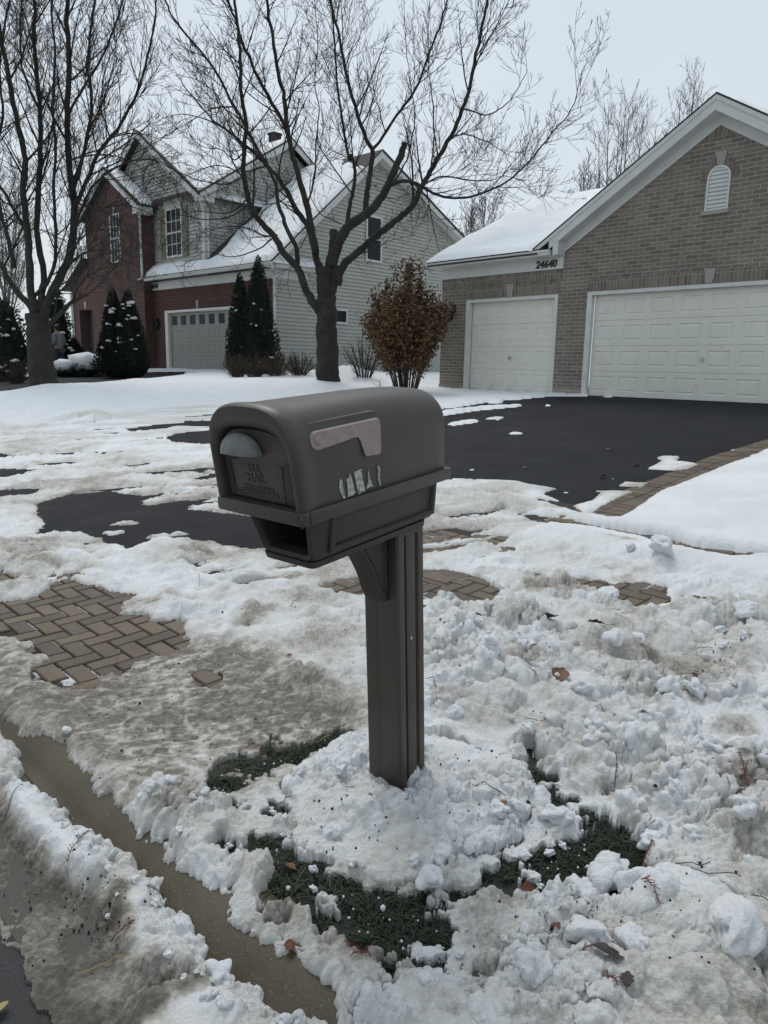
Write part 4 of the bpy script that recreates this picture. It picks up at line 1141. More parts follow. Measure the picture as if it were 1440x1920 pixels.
# garage front
b = MB()
for pl in ([(-1.3, 0), (-.12, 0), (-.12, 2.2), (-1.3, 2.2)], [(-1.3, 2.2), (6.38, 2.2), (6.38, 3.0), (-1.3, 3.0)], [(5.0, 0), (6.38, 0), (6.38, 2.2), (5.0, 2.2)]):
    vpoly(b, pl, W)
for x in (-.12, 5.0): b.poly([(x, W, 0), (x, .05, 0), (x, .05, 2.2), (x, W, 2.2)], [(0, 0), (.15, 0), (.15, 2.2), (0, 2.2)])
b.poly([(-.12, W, 2.2), (5, W, 2.2), (5, .05, 2.2), (-.12, .05, 2.2)], [(0, 0), (5, 0), (5, .1), (0, .1)])
gw = lh.part(b, 'garage_wall', MT['brickr'], fixn=False)
b = MB()
def course2(x0, x1, z0, z1, y=W - .006): b.poly([(x0, y, z0), (x1, y, z0), (x1, y, z1), (x0, y, z1)], [(x0, z0), (x1, z0), (x1, z1), (x0, z1)])
for cc_ in ((-.35, 1.93, 2.21, 2.44), (2.11, 5.2, 2.21, 2.44), (-1.3, 6.38, 2.78, 3.0)):
    b = MB(); course2(*cc_); lh.part(b, 'soldier_course', MT['brickrs'], gw, fixn=False)
b = MB(); trap(b, 2.02, .055, .085, 2.23, 2.52, W - .02, W); lh.part(b, 'keystone', MT['stone'], gw)
b = MB(); panel_door(b, 0, 4.88, 0, 2.13, 8, 4, n=.0)
d_ = lh.part(b, 'garage_door', MT['doorgrey'], fixn=False)
for i in range(8):
    b = MB(); b.box(.61 * i + .14, .61 * i + .47, -.006, .004, 1.68, 2.02); lh.part(b, 'window_pane', MT['glass'], d_)
b = MB(); b.box(-.20, 0, W - .02, .0, 0, 2.22); b.box(4.88, 5.04, W - .02, .0, 0, 2.22); b.box(0, 4.88, W - .02, .0, 2.13, 2.22)
lh.part(b, 'door_frame', MT['door'], bevel=.008, seg=1)
b = MB(); b.box(-1.32, 6.42, W - .05, W - .001, 3.0, 3.30); b.box(6.38, 6.43, W, 1.3, 3.02, 3.28)
fz = lh.part(b, 'frieze_board', MT['white'])
tm = Matrix.Rotation(R(90), 4, 'X'); tm.translation = Vector((-.84, W - .054, 3.14))
textmesh('house_number', '24648', .25, .012, MT['black'], fz, tm, shear=.1, bold=.004)
# roof of garage wing: saltbox, gable towards the right
ex0, ez0, axn, axz, bxn, bxz = -.45, 3.47, 4.52, 7.74, 9.9, 5.28
b = MB(); X0, X1 = -1.3, 6.75
slab(b, [(X0, ex0, ez0), (X1 - .02, ex0, ez0), (X1 - .02, axn, axz), (X0, axn, axz)], .10); slab(b, [(X0, axn, axz), (X1, axn, axz), (X1, bxn, bxz), (X0, bxn, bxz)], .10)
grf = lh.part(b, 'garage_roof', MT['shingle'])
sl1 = (axz - ez0) / (axn - ex0)
wing = lambda P: np.where(((P[..., 0] > 2.45) | (P[..., 1] < .0)) & ~((P[..., 0] > 1.1) & (P[..., 0] < 2.95 + .12 * np.sin(P[..., 1] * 4) - .10 * (P[..., 1] - .4)) & (P[..., 1] > -.1)) & ~((P[..., 1] > 4.45 + .10 * np.sin(P[..., 0] * 7) - .42 * np.clip(P[..., 0] - 4.3, 0, 2.2))), 1, -1)
snowslab('roof_snow', grf, (X0, ex0 - .02, ez0 + .01), (X1 - .02, ex0 - .02, ez0 + .01), (X0, axn, axz + .01), th=.10, seed=21, holes=wing)
gutter(X0 - .1, 6.75, W - .30, 3.44, par=grf, h=lh)
b = MB()  # hip skirt return round the corner
b.box(6.38, 6.74, -.40, 1.5, 3.30, 3.42); lh.part(b, 'eave_return', MT['white'], grf, bevel=.01, seg=1)
P_ = MB()
snowslab('return_snow', grf, (6.80, -.42, 3.42), (6.80, 1.62, 3.42), (6.3, -.42, 3.75), th=.06, seed=25)
# side wall of lapped siding
SW = 6.38
sp = [(-.10, -.05), (9.6, -.05), (9.6, 5.28), (axn, 7.50), (-.10, 3.55)]
b = MB(); siding(b, sp, lambda a, z, o: (SW + o, a, z), course=.125, depth=.034)
b.poly([(SW - .014, a, z) for a, z in sp])
sw = lh.part(b, 'side_wall', MT['siding'], fixn=False)
b = MB(); b.box(SW - .01, SW + .035, -.12, -.03, 0, 3.1); lh.part(b, 'corner_board', MT['white'], sw)
b = MB(); b.box(SW - .05, SW + .03, -.12, 9.6, -.8, -.02); lh.part(b, 'foundation', MT['concrete'], sw)
def rake2(mb, a, c_, w, x0, x1):
    mb.extrude([(x0, a[0], a[1]), (x0, c_[0], c_[1]), (x0, c_[0], c_[1] - w), (x0, a[0], a[1] - w)], (x1 - x0, 0, 0))
b = MB(); rake2(b, (ex0, ez0 - .05), (axn, axz - .05), .24, X1 - .05, X1 - .01); rake2(b, (axn, axz - .05), (bxn, bxz - .05), .24, X1 - .05, X1 - .01)
lh.part(b, 'rake_board', MT['white'], grf)
b = MB(); rake2(b, (ex0 + .3, ez0 + .0), (axn, axz - .26), .03, SW, X1 - .05); rake2(b, (axn, axz - .26), (bxn, bxz - .26), .03, SW, X1 - .05); lh.part(b, 'soffit', MT['white'], grf)
def window(h, name, place, a0, a1, z0, z1, grid=(2, 2), par=None, fw=.07, mid=True, depth=.03):
    """double hung window; place(a,z,out)"""
    b = MB()
    def bx(p, q, r, s, o0, o1):
        pts = [place(p, r, o0), place(q, r, o0), place(q, s, o0), place(p, s, o0)]
        v = np.array(place(0, 0, o1)) - np.array(place(0, 0, o0)); b.extrude(pts, tuple(v))
    bx(a0 - fw, a0, z0 - fw, z1 + fw, 0, depth); bx(a1, a1 + fw, z0 - fw, z1 + fw, 0, depth); bx(a0, a1, z0 - fw, z0, 0, depth); bx(a0, a1, z1, z1 + fw, 0, depth)
    if mid: bx(a0, a1, (z0 + z1) / 2 - .03, (z0 + z1) / 2 + .03, 0.002, depth * .8)
    if grid:
        for i in range(1, grid[0]): x = a0 + (a1 - a0) * i / grid[0]; bx(x - .012, x + .012, z0, z1, .004, depth * .5)
        for k in range(2):
            for j in range(1, grid[1]):
                zz = z0 + (z1 - z0) / 2 * (k + j / grid[1]); bx(a0, a1, zz - .012, zz + .012, .006, depth * .48)
    f = b.build(name, MT['white'], par or h.r)
    b = MB(); b.extrude([place(a0, z0, .001), place(a1, z0, .001), place(a1, z1, .001), place(a0, z1, .001)], tuple(np.array(place(0, 0, .006)) - np.array(place(0, 0, .001))))
    b.build('pane', MT['glass'], f); return f
window(lh, 'window', lambda a, z, o: (SW + .035 + o, a, z), 4.12, 4.80, 4.06, 5.50, grid=None, par=sw)
window(lh, 'window', lambda a, z, o: (SW + .035 + o, a, z), 2.55, 3.10, 1.80, 2.18, grid=None, par=sw, mid=False)
b = MB(); b.tube([(3.9, 1.35, 4.55), (3.9, 1.35, 5.25)], .07, 8); b.box(3.72, 4.08, 1.15, 1.55, 4.45, 4.80); lh.part(b, 'vent_pipe', MT['black'], grf)
# upper wing: siding gable to the street plus cross gable to the right
wn, ws, wl = .05, 2.35, -5.55
gx, gz = -1.60, 8.62
fp = [(wl, 3.2), (ws, 3.2), (ws, 5.95), (gx, gz), (wl, 5.95)]
b = MB(); siding(b, fp, lambda a, z, o: (a, wn - o, z), course=.125, depth=.034)
b.poly([(a, wn + .014, z) for a, z in fp]); 
ufw = lh.part(b, 'upper_front_wall', MT['siding'], fixn=False)
spn = [(wn, 3.2), (7.7, 3.2), (7.7, 6.10), (3.85, 8.40), (wn, 6.10)]
b = MB(); siding(b, spn, lambda a, z, o: (ws + o, a, z), course=.125, depth=.034)
b.poly([(ws - .014, a, z) for a, z in spn]); usw = lh.part(b, 'upper_side_wall', MT['siding'], fixn=False)
b = MB(); b.box(ws - .10, ws + .035, wn - .035, wn - .001, 3.2, 5.95); b.box(ws, ws + .035, wn, wn + .10, 3.2, 5.95); lh.part(b, 'corner_board', MT['white'], ufw)
b = MB(); b.tube([(ws + .10, wn + .13, 5.95), (ws + .09, wn + .10, 5.75), (ws + .09, wn + .10, 3.95)], .045, 8); lh.part(b, 'downspout', MT['white'], ufw)
b = MB(); so = .32
RZ = 8.86; el_, er_, ezz = wl - .3, ws + .28, 5.98
sl = (RZ - ezz) / (er_ - gx)
slab(b, [(er_, wn - so, ezz), (gx, wn - so, RZ), (gx, 4, RZ), (er_, 4, ezz)], .06); slab(b, [(2 * gx - er_, wn - so, ezz), (gx, wn - so, RZ), (gx, 4, RZ), (2 * gx - er_, 4, ezz)], .06)
cz = 8.70
slab(b, [(ws + .32, wn - .3, 6.12), (ws + .32, 3.85, cz), (wl, 3.85, cz), (wl, wn - .3, 6.12)], .06)
slab(b, [(ws + .32, 3.85, cz), (ws + .32, 8.0, 6.1), (wl, 8.0, 6.1), (wl, 3.85, cz)], .06)
mrf = lh.part(b, 'main_roof', MT['shingle'])
b = MB()
def rail3(p, q, w, v):
    b.extrude([p, q, (q[0], q[1], q[2] - w), (p[0], p[1], p[2] - w)], v)
rail3((er_, wn - so + .01, ezz - .05), (gx, wn - so + .01, RZ - .05), .22, (0, .035, 0)); rail3((2 * gx - er_, wn - so + .01, ezz - .05), (gx, wn - so + .01, RZ - .05), .22, (0, .035, 0))
rail3((ws + .31, wn - .3, 6.06), (ws + .31, 3.85, cz - .06), .22, (-.035, 0, 0)); rail3((ws + .31, 3.85, cz - .06), (ws + .31, 8.0, 6.04), .22, (-.035, 0, 0))
rail3((er_ - .05, wn - so + .05, ezz - .27), (gx, wn - so + .05, RZ - .27), .02, (0, so - .05, 0)); rail3((ws + .3, wn, 6.0), (ws + .3, 3.85, cz - .28), .02, (-.28, 0, 0))
lh.part(b, 'rake_board', MT['white'], mrf)
b = MB(); b.box(ws - .05, ws + .34, wn - .33, wn + .25, 5.80, 5.98); lh.part(b, 'cornice_return', MT['white'], mrf, bevel=.01, seg=1)
snowslab('roof_snow', mrf, (ws + .18, wn - .2, 6.19), (wl, wn - .2, 6.19), (ws + .18, 3.85, cz + .0), th=.09, seed=31, holes=lambda P: np.where(P[..., 2] > RZ - sl * np.abs(P[..., 0] - gx) + .02, 1, -1))
snowslab('roof_snow', mrf, (er_ - .03, wn - so + .14, ezz + .01), (er_ - .03, 4, ezz + .01), (gx, wn - so + .14, RZ + .01), th=.08, seed=33)
b = MB(); b.box(1.35, 1.7, 3.75, 4.1, 8.5, 9.0); b.box(1.32, 1.73, 3.72, 4.13, 9.0, 9.07); lh.part(b, 'roof_vent', MT['shingle'], mrf)
w1 = window(lh, 'window', lambda a, z, o: (a, wn - .035 - o, z), -.02, .94, 4.20, 5.80, grid=(3, 2), par=ufw)
for xs_ in ((1.04, 1.38), (-.46, -.12)):
    b = MB()
    b.box(xs_[0], xs_[1], wn - .065, wn - .028, 4.12, 5.86)
    for k in range(21): b.box(xs_[0] + .04, xs_[1] - .04, wn - .074, wn - .064, 4.18 + k * .078, 4.18 + k * .078 + .03)
    lh.part(b, 'shutter', MT['shutter'], w1)
b = MB(); b.box(-.14, 1.06, wn - .075, wn - .028, 5.88, 6.18); lh.part(b, 'window_header', MT['white'], w1)
# projecting brick wing
bn, bs, bl = -.50, -.97, -7.1
bx_, bz_ = -3.22, 7.42
b = MB()
for pl in ([(-5.5, 2.9), (-3.43, 2.9), (-3.43, 6.0), (-5.5, 6.0)], [(-3.43, 2.9), (-2.64, 2.9), (-2.64, 4.16), (-3.43, 4.16)], [(-2.64, 2.9), (bs, 2.9), (bs, 6.0), (-2.64, 6.0)],
           [(-5.5, 6.0), (bs, 6.0), (bx_, 7.46)], [(bl, 0), (-6.5, 0), (-6.5, 2.9), (bl, 2.9)], [(-6.5, 2.45), (-5.3, 2.45), (-5.3, 2.9), (-6.5, 2.9)], [(-5.3, 0), (bs, 0), (bs, 2.9), (-5.3, 2.9)], [(bl, 2.9), (-5.5, 2.9), (-5.5, 4.3), (bl, 3.3)]):
    vpoly(b, pl, bn)
b.poly([(bs, bn, 0), (bs, wn, 0), (bs, wn, 6.05), (bs, bn, 6.0)], [(0, 0), (.55, 0), (.55, 6), (0, 6)])
b.poly([(bl, bn, 0), (bl, 6, 0), (bl, 6, 3.3), (bl, bn, 3.3)], [(0, 0), (6, 0), (6, 3.3), (0, 3.3)])
bw = lh.part(b, 'brick_wing', MT['brickr'], fixn=False)
window(lh, 'window', lambda a, z, o: (a, bn + .03 - o, z), -3.38, -2.69, 4.22, 5.94, grid=(3, 2), par=bw, fw=.05)
for kk in ((-3.03, 6.0, 6.28), (-5.9, 2.5, 2.78)):
    b = MB(); trap(b, kk[0], .06, .10, kk[1], kk[2], bn - .02, bn); lh.part(b, 'keystone', MT['stone'], bw)
b = MB(); b.box(-6.5, -5.3, bn + .45, bn + .5, 0, 2.5); b.box(-6.56, -6.5, bn + .01, bn + .5, 0, 2.5); b.box(-6.5, -5.3, bn + .01, bn + .5, 2.45, 2.5); b.box(-6.1, -5.5, bn + .42, bn + .46, .1, 2.2); lh.part(b, 'front_door', MT['shingle'], bw)
b = MB()
so = .30
slab(b, [(-.66, bn - so, 6.02), (bx_, bn - so, 7.70), (bx_, 2, 7.70), (-.66, .05, 6.02)], .06); slab(b, [(2 * bx_ + .66, bn - so, 6.02), (bx_, bn - so, 7.70), (bx_, 3, 7.70), (2 * bx_ + .66, 3, 6.02)], .06)
slab(b, [(bl - .3, bn - so, 3.35), (-5.4, bn - so, 4.5), (-5.4, 3, 4.5), (bl - .3, 3, 3.35)], .08)
brf = lh.part(b, 'wing_roof', MT['shingle'])
snowslab('roof_snow', brf, (-.62, bn - so + .12, 6.05), (-.62, .02, 6.05), (bx_, bn - so + .12, 7.71), th=.09, seed=41)
b = MB(); rail3((-.66, bn - so + .01, 5.95), (bx_, bn - so + .01, 7.63), .22, (0, .035, 0)); rail3((2 * bx_ + .66, bn - so + .01, 5.95), (bx_, bn - so + .01, 7.63), .22, (0, .035, 0))
b.box(-1.05, -.62, bn - so, bn + .3, 5.72, 5.96); lh.part(b, 'rake_board', MT['white'], brf)
b = MB(); b.tube([(-.9, bn - .1, 5.8), (-.9, bn - .09, 5.5), (-.9, bn - .09, 3.4)], .045, 8); lh.part(b, 'downspout', MT['white'], bw)
b = MB(); b.tube([(bl + .05, bn - .08, 3.2), (bl + .05, bn - .08, .2)], .05, 8); lh.part(b, 'downspout', MT['white'], bw)
b = MB(); b.box(-.85, -.65, W - .12, W, 1.55, 1.95); b.box(-.95, -.55, W - .10, W, 1.70, 1.80); lh.part(b, 'wall_lamp', MT['black'], gw)
# ================================================================== BARE TREES
def catmull(pts, k=4):
    P = [np.array(p, float) for p in pts]; P = [2 * P[0] - P[1]] + P + [2 * P[-1] - P[-2]]; out = []
    for i in range(1, len(P) - 2):
        for j in range(k):
            t = j / k; a, b_, c, d = P[i - 1], P[i], P[i + 1], P[i + 2]
            out.append(.5 * (2 * b_ + (c - a) * t + (2 * a - 5 * b_ + 4 * c - d) * t * t + (3 * b_ - a - 3 * c + d) * t ** 3))
    out.append(P[-2]); return out
class Tree:
    def __init__(s, seed): s.w = MB(); s.t = MB(); s.r = random.Random(seed); s.n = 0
    def limb(s, pts, radii, k=8): s.w.tube(pts, radii, k)
    def branch(s, p, d, length, r, level, maxlevel, spread=1.0, upb=.25, dens=1.0, minr=.0055):
        """one shoot: gently curving upward, with side shoots"""
        rd = s.r; n = max(3, int(length / .16)); n = min(n, 14); step = length / n
        P = [Vector(p)]; D = Vector(d).normalized(); ra = [r]
        bend = Vector((rd.gauss(0, .07), rd.gauss(0, .07), rd.gauss(0, .04)))
        for i in range(n):
            D = (D + bend * (3. / n) + Vector((rd.gauss(0, .035), rd.gauss(0, .035), rd.gauss(0, .03))) + Vector((0, 0, upb * 2. / n))).normalized()
            P.append(P[-1] + D * step); ra.append(max(minr * .8, r * (1 - .85 * (i + 1) / n)))
        s.t.tube(P, ra, 5 if r > .02 else 3, cap=False); s.n += 1
        if level >= maxlevel: return
        sp = (.36, .27, .21, .12)[level] / dens; L_ = .0; pos = length * .12
        side = rd.choice((-1, 1))
        while pos < length * .97:
            i = min(n - 1, int(pos / step)); f = pos / step - i
            q = P[i].lerp(P[i + 1], f); dd = (P[i + 1] - P[i]).normalized()
            ax_ = dd.orthogonal().normalized(); ax_.rotate(Matrix.Rotation(rd.uniform(0, 6.283), 3, dd))
            nd_ = (dd + ax_ * rd.uniform(.55, 1.1) * spread + Vector((0, 0, .15))).normalized()
            rem = length - pos
            l2 = min(rem * rd.uniform(.35, .85), (2.4, 1.3, .5, .2)[level]) + (.12, .10, .07, .02)[level]
            s.branch(q, nd_, l2, max(minr, ra[i] * .55), level + 1, maxlevel, spread, upb, dens, minr)
            pos += sp * rd.uniform(.6, 1.4)
    def sprout_along(s, P, ra, spacing, lmin, lmax, maxlevel, start=.15, dens=1., upb=.25, spread=1., minr=.0055):
        rd = s.r; L_ = [0]
        for a, c in zip(P, P[1:]): L_.append(L_[-1] + (Vector(c) - Vector(a)).length)
        tot = L_[-1]; pos = tot * start
        while pos < tot:
            i = max(j for j in range(len(L_) - 1) if L_[j] <= pos); a, c = Vector(P[i]), Vector(P[i + 1])
            q = a.lerp(c, (pos - L_[i]) / max(1e-6, L_[i + 1] - L_[i])); dd = (c - a).normalized()
            ax_ = dd.orthogonal().normalized(); ax_.rotate(Matrix.Rotation(rd.uniform(0, 6.283), 3, dd))
            nd_ = (dd * .9 + ax_ * rd.uniform(.6, 1.2) * spread + Vector((0, 0, .25))).normalized()
            l = lmin + (lmax - lmin) * rd.random() * (1 - .55 * pos / tot)
            s.branch(q, nd_, l, max(minr * 1.4, min(ra[i] * .45, .011 * l + .006)), 0 if l > 1.1 else 1, maxlevel, spread, upb, dens, minr)
            pos += spacing * rd.uniform(.6, 1.4)
def big_tree(name, label, base_px, depth, limbs, seed, group, spc=.42, ext=True, maxlevel=3, dens=1.):
    depth = float(np.dot(gp(*base_px) - np.array([0, 0, H]), FW)); print('tree depth', depth)
    T_ = Tree(seed); rd = T_.r
    for li, (px, w0, w1, off) in enumerate(limbs):
        px = list(px)
        if px[-1][1] < 60 and ext and w1 > 1.5:
            a, c = px[-2], px[-1]; dx, dy = c[0] - a[0], c[1] - a[1]; l = math.hypot(dx, dy)
            for q in (70, 150, 240): px.append((c[0] + dx / l * q * .8 + rd.uniform(-12, 12), c[1] + dy / l * q))
        m = len(px); tot = sum(math.dist(px[i], px[i + 1]) for i in range(m - 1)); acc = 0; P = []
        for i, (u, v) in enumerate(px):
            if i: acc += math.dist(px[i - 1], px[i])
            f = acc / tot
            o_ = off[0] + (off[1] - off[0]) * f if isinstance(off, tuple) else off * f
            P.append(at(u, v, depth + o_))
        P = catmull(P, 4); n = len(P); ra = []
        for i in range(n):
            f = i / (n - 1); w = (w0 + (w1 - w0) * f ** .8) * (.84 if w0 < 28 else 1)
            ra.append(max(.006, w * depth / FPX / 2 * (1 + .05 * math.sin(i * 1.7 + li))))
        wig = [Vector(p) + Vector((rd.gauss(0, .012), rd.gauss(0, .012), 0)) * (1 if 0 < i < n - 1 else 0) for i, p in enumerate(P)]
        T_.limb(wig, ra, 12 if w0 > 25 else 8 if w0 > 6 else 6)
        if w0 < 25 and w1 < 12:
            T_.sprout_along(wig, ra, spc * (1.0 if w0 > 4.6 else 1.5), .5, 3.3 if w0 > 4.6 else 2.0, maxlevel, start=.26 if w0 > 10 else .08, dens=dens * .9, upb=.19, spread=1.05)
    g_ = Vector(at(base_px[0], base_px[1], depth))
    root = empty(name, (g_.x, g_.y, float(Gv(g_.x, g_.y)))); tag(root, label, 'tree', group)
    for mb, nm, mt, sm in ((T_.w, 'trunk', MT['bark'], True), (T_.t, 'crown', MT['twig'], True)):
        mb.v = [(x - root.location.x, y - root.location.y, z - root.location.z) for x, y, z in mb.v]
        mb.build(nm, mt, root, smooth=sm, fixn=False)
    print(name, T_.n, len(T_.t.v)); return root
MAIN = [
 ([(617,752),(616,722),(615,700),(614,660),(613,620),(613,585),(611,560)], 48, 36, 0),
 ([(611,575),(608,545),(606,520),(604,500)], 30, 26, 0),
 ([(618,575),(622,545),(628,520),(634,500)], 26, 20, 0),
 ([(612,592),(594,578),(576,547),(557,502),(532,474),(513,442),(484,410),(465,371),(457,327),(458,282),(461,239),(453,183),(450,111),(445,44),(439,-10)], 20, 3, -1.2),
 ([(557,502),(556,467),(538,429),(529,403),(519,371),(516,340),(493,298),(477,269),(440,200),(408,140),(375,95),(330,40),(310,0)], 11, 2, -2),
 ([(604,530),(600,505),(592,480),(580,429),(557,397),(541,365),(522,333),(500,311),(470,280),(430,248),(400,226),(360,180),(330,140)], 20, 2, 1.4),
 ([(592,475),(585,430),(576,387),(567,355),(557,320),(548,288),(539,244),(533,183),(522,139),(511,67),(500,0)], 17, 4, .6),
 ([(548,288),(540,250),(511,194),(483,144),(461,94),(439,33),(428,0)], 10, 3, (.4, -1)),
 ([(612,540),(617,505),(622,480),(625,455),(626,431)], 24, 19, .1),
 ([(622,500),(630,467),(650,429),(676,408),(698,392),(717,368),(733,333),(749,298),(759,266)], 26, 13, -.9),
 ([(685,398),(688,359),(695,320),(698,282),(697,278),(683,250),(661,183),(644,111),(633,55),(619,0)], 14, 3, .9),
 ([(697,280),(711,267),(744,217),(778,172),(800,111),(822,55),(839,0)], 8, 2, (.5, -.4)),
 ([(632,535),(643,499),(669,474),(698,448),(727,426),(755,403),(775,384),(787,355),(803,330),(822,295),(845,255),(867,205),(883,155),(897,83),(911,17),(915,-20)], 19, 3, -1.6),
 ([(733,346),(755,339),(778,343),(794,352),(819,365),(845,371),(880,369),(922,355),(961,333),(1000,294),(1039,244),(1072,206),(1089,144)], 9, 1.6, (-.8, -1.8)),
 ([(789,350),(812,337),(835,331),(883,338),(920,338),(945,330),(985,340)], 5, 1.2, (-1.2, -.3)),
 ([(868,205),(885,208),(911,216),(935,205),(955,189),(975,160),(989,130)], 4, 1.2, (-1, -2)),
 ([(845,258),(870,252),(905,262),(940,282),(968,300)], 3.5, 1, (-1, -.2)),
 ([(650,422),(656,384),(663,352),(666,323),(658,290),(655,300),(644,239),(633,167),(628,83),(622,10)], 10, 2, 1.6),
 ([(740,340),(762,300),(772,262),(778,215),(770,160),(762,90),(758,30)], 4, 1.4, (-.6, .6)),
 ([(822,298),(815,250),(812,200),(806,140),(803,70),(806,0)], 4, 1.4, (-1, .3)),
 ([(897,90),(912,60),(935,30),(948,-5)], 3, 1, (-1.3, -2)),
 ([(513,442),(495,442),(470,430),(430,424),(380,438),(345,470)], 4.5, 1, (-.6, -1.6)),
 ([(465,371),(440,395),(410,400),(370,396),(330,400)], 4, 1, (-.8, .4)),
 ([(461,245),(430,215),(400,170),(370,150),(330,140)], 4, 1, (-1, -2)),
 ([(484,410),(500,390),(520,380),(545,378)], 3, 1, (-.7, .2)),
 ([(541,365),(520,380),(480,380),(440,350),(400,330)], 3, 1, (1, 2)),
 ([(717,368),(740,372),(775,362),(815,368)], 2.5, .8, (-.4, .4)),
 ([(643,499),(665,478),(700,470),(730,452),(780,440)], 3.4, .9, (-.3, -1)),
 ([(576,387),(590,330),(592,280),(598,210),(590,150),(596,80),(590,10)], 5, 1.5, (.6, 1.6)),
 ([(458,285),(440,300),(415,280),(380,275),(350,250)], 3.4, 1, (-1, 0)),
 ([(457,330),(425,345),(375,338),(325,318),(285,300)], 4, 1, (-.8, -2)), ([(470,380),(435,405),(385,412),(325,402),(270,422)], 4, 1, (-.7, -2.4)), ([(520,440),(482,468),(432,482),(385,472),(340,500)], 4, 1, (-.7, -1.6)),
 ([(500,311),(455,322),(405,310),(350,330),(310,360)], 4, 1, (1, 2.4)), ([(440,200),(395,205),(345,235),(300,260)], 3.6, 1, (-1.5, -2.6)), ([(433,248),(380,222),(330,215),(280,235)], 3.4, 1, (1, .2)), ([(580,430),(560,470),(540,520),(545,560)], 2.6, .8, (.8, .2)), ([(640,420),(600,400),(580,360),(585,320)], 3, 1, (.8, 1.5)),
]
big_tree('bare_tree', 'large bare tree with a cut-off limb and thick forked trunk beside the slim conifers', (617, 722), 18.3, MAIN, 3, 'bare trees on the front lawns', spc=.30)
LEFT = [
 ([(85,765),(84,727),(80,700),(76,660),(72,620),(69,590)], 56, 40, 0),
 ([(70,600),(56,573),(26,538),(0,495),(-30,450),(-60,380),(-80,300),(-90,200)], 18, 5, .8),
 ([(70,590),(60,560),(56,495),(52,430),(43,366),(47,301),(30,215),(13,129),(0,65),(-10,0)], 20, 5, -1.2),
 ([(74,590),(77,560),(82,517),(69,430),(73,344),(77,258),(71,172),(65,86),(65,0)], 18, 5, .5),
 ([(80,600),(92,560),(125,495),(138,430),(138,366),(129,301),(127,215),(129,129),(125,43),(128,-20)], 22, 6, -.6),
 ([(138,395),(164,336),(181,293),(207,258),(232,224),(258,172),(276,108),(290,40)], 10, 2, (-.3, -1.8)),
 ([(133,370),(159,280),(172,194),(164,129),(172,43),(178,0)], 9, 3, (-.3, 1.2)),
 ([(85,620),(108,592),(133,568),(164,552)], 12, 6, -.4),
 ([(26,500),(14,440),(0,388),(-10,300),(5,220),(0,130),(10,40)], 10, 3, 1.8),
 ([(138,425),(160,375),(185,336),(224,310),(258,300),(301,303),(344,331),(370,360)], 7, 1.2, (-.5, -2.4)),
 ([(52,440),(20,380),(-20,320),(-60,240)], 9, 4, -1), ([(60,560),(95,520),(105,450),(100,370),(104,280),(98,200),(104,110),(98,20)], 9, 3, -2),
 ([(138,430),(170,400),(220,385),(270,395),(310,420)], 5, 1.2, (-.6, -2)), ([(125,495),(170,470),(215,478),(260,500)], 5, 1.4, (-.4, -1.5)),
 ([(133,568),(160,520),(200,500),(235,470)], 5, 1.2, (-.4, .8)), ([(129,215),(160,160),(190,110),(215,50),(230,0)], 6, 2, (-.6, .5)),
 ([(71,200),(45,140),(38,80),(40,10)], 6, 2, 1), ([(138,380),(190,395),(240,430),(280,480)], 4.5, 1, (-.5, -2)), ([(129,300),(180,290),(240,300),(300,345)], 4.5, 1, (-.6, -2.2)), ([(125,480),(160,440),(210,430),(270,445),(320,480)], 4.5, 1, (-.5, -2.6)), ([(100,540),(150,520),(200,530),(240,560)], 4, 1, (-.5, -2.6)), ([(207,258),(250,250),(300,262),(340,290)], 3.5, 1, (-.8, .5)), ([(30,460),(60,430),(100,440),(150,470)], 4, 1.2, (.5, 2)), ([(207,258),(190,200),(196,140),(214,90),(240,30)], 4, 1.4, (-1, .4)),
 ([(77,560),(120,540),(150,500),(165,455)], 6, 2, (0, 1.6)), ([(40,380),(10,420),(-20,440),(-50,430)], 5, 1.4, (-.5, -1.8)),
]
big_tree('bare_tree', 'bare multi-stemmed tree at the left edge, its trunk in front of the person', (85, 727), 15.6, LEFT, 9, 'bare trees on the front lawns', spc=.27)

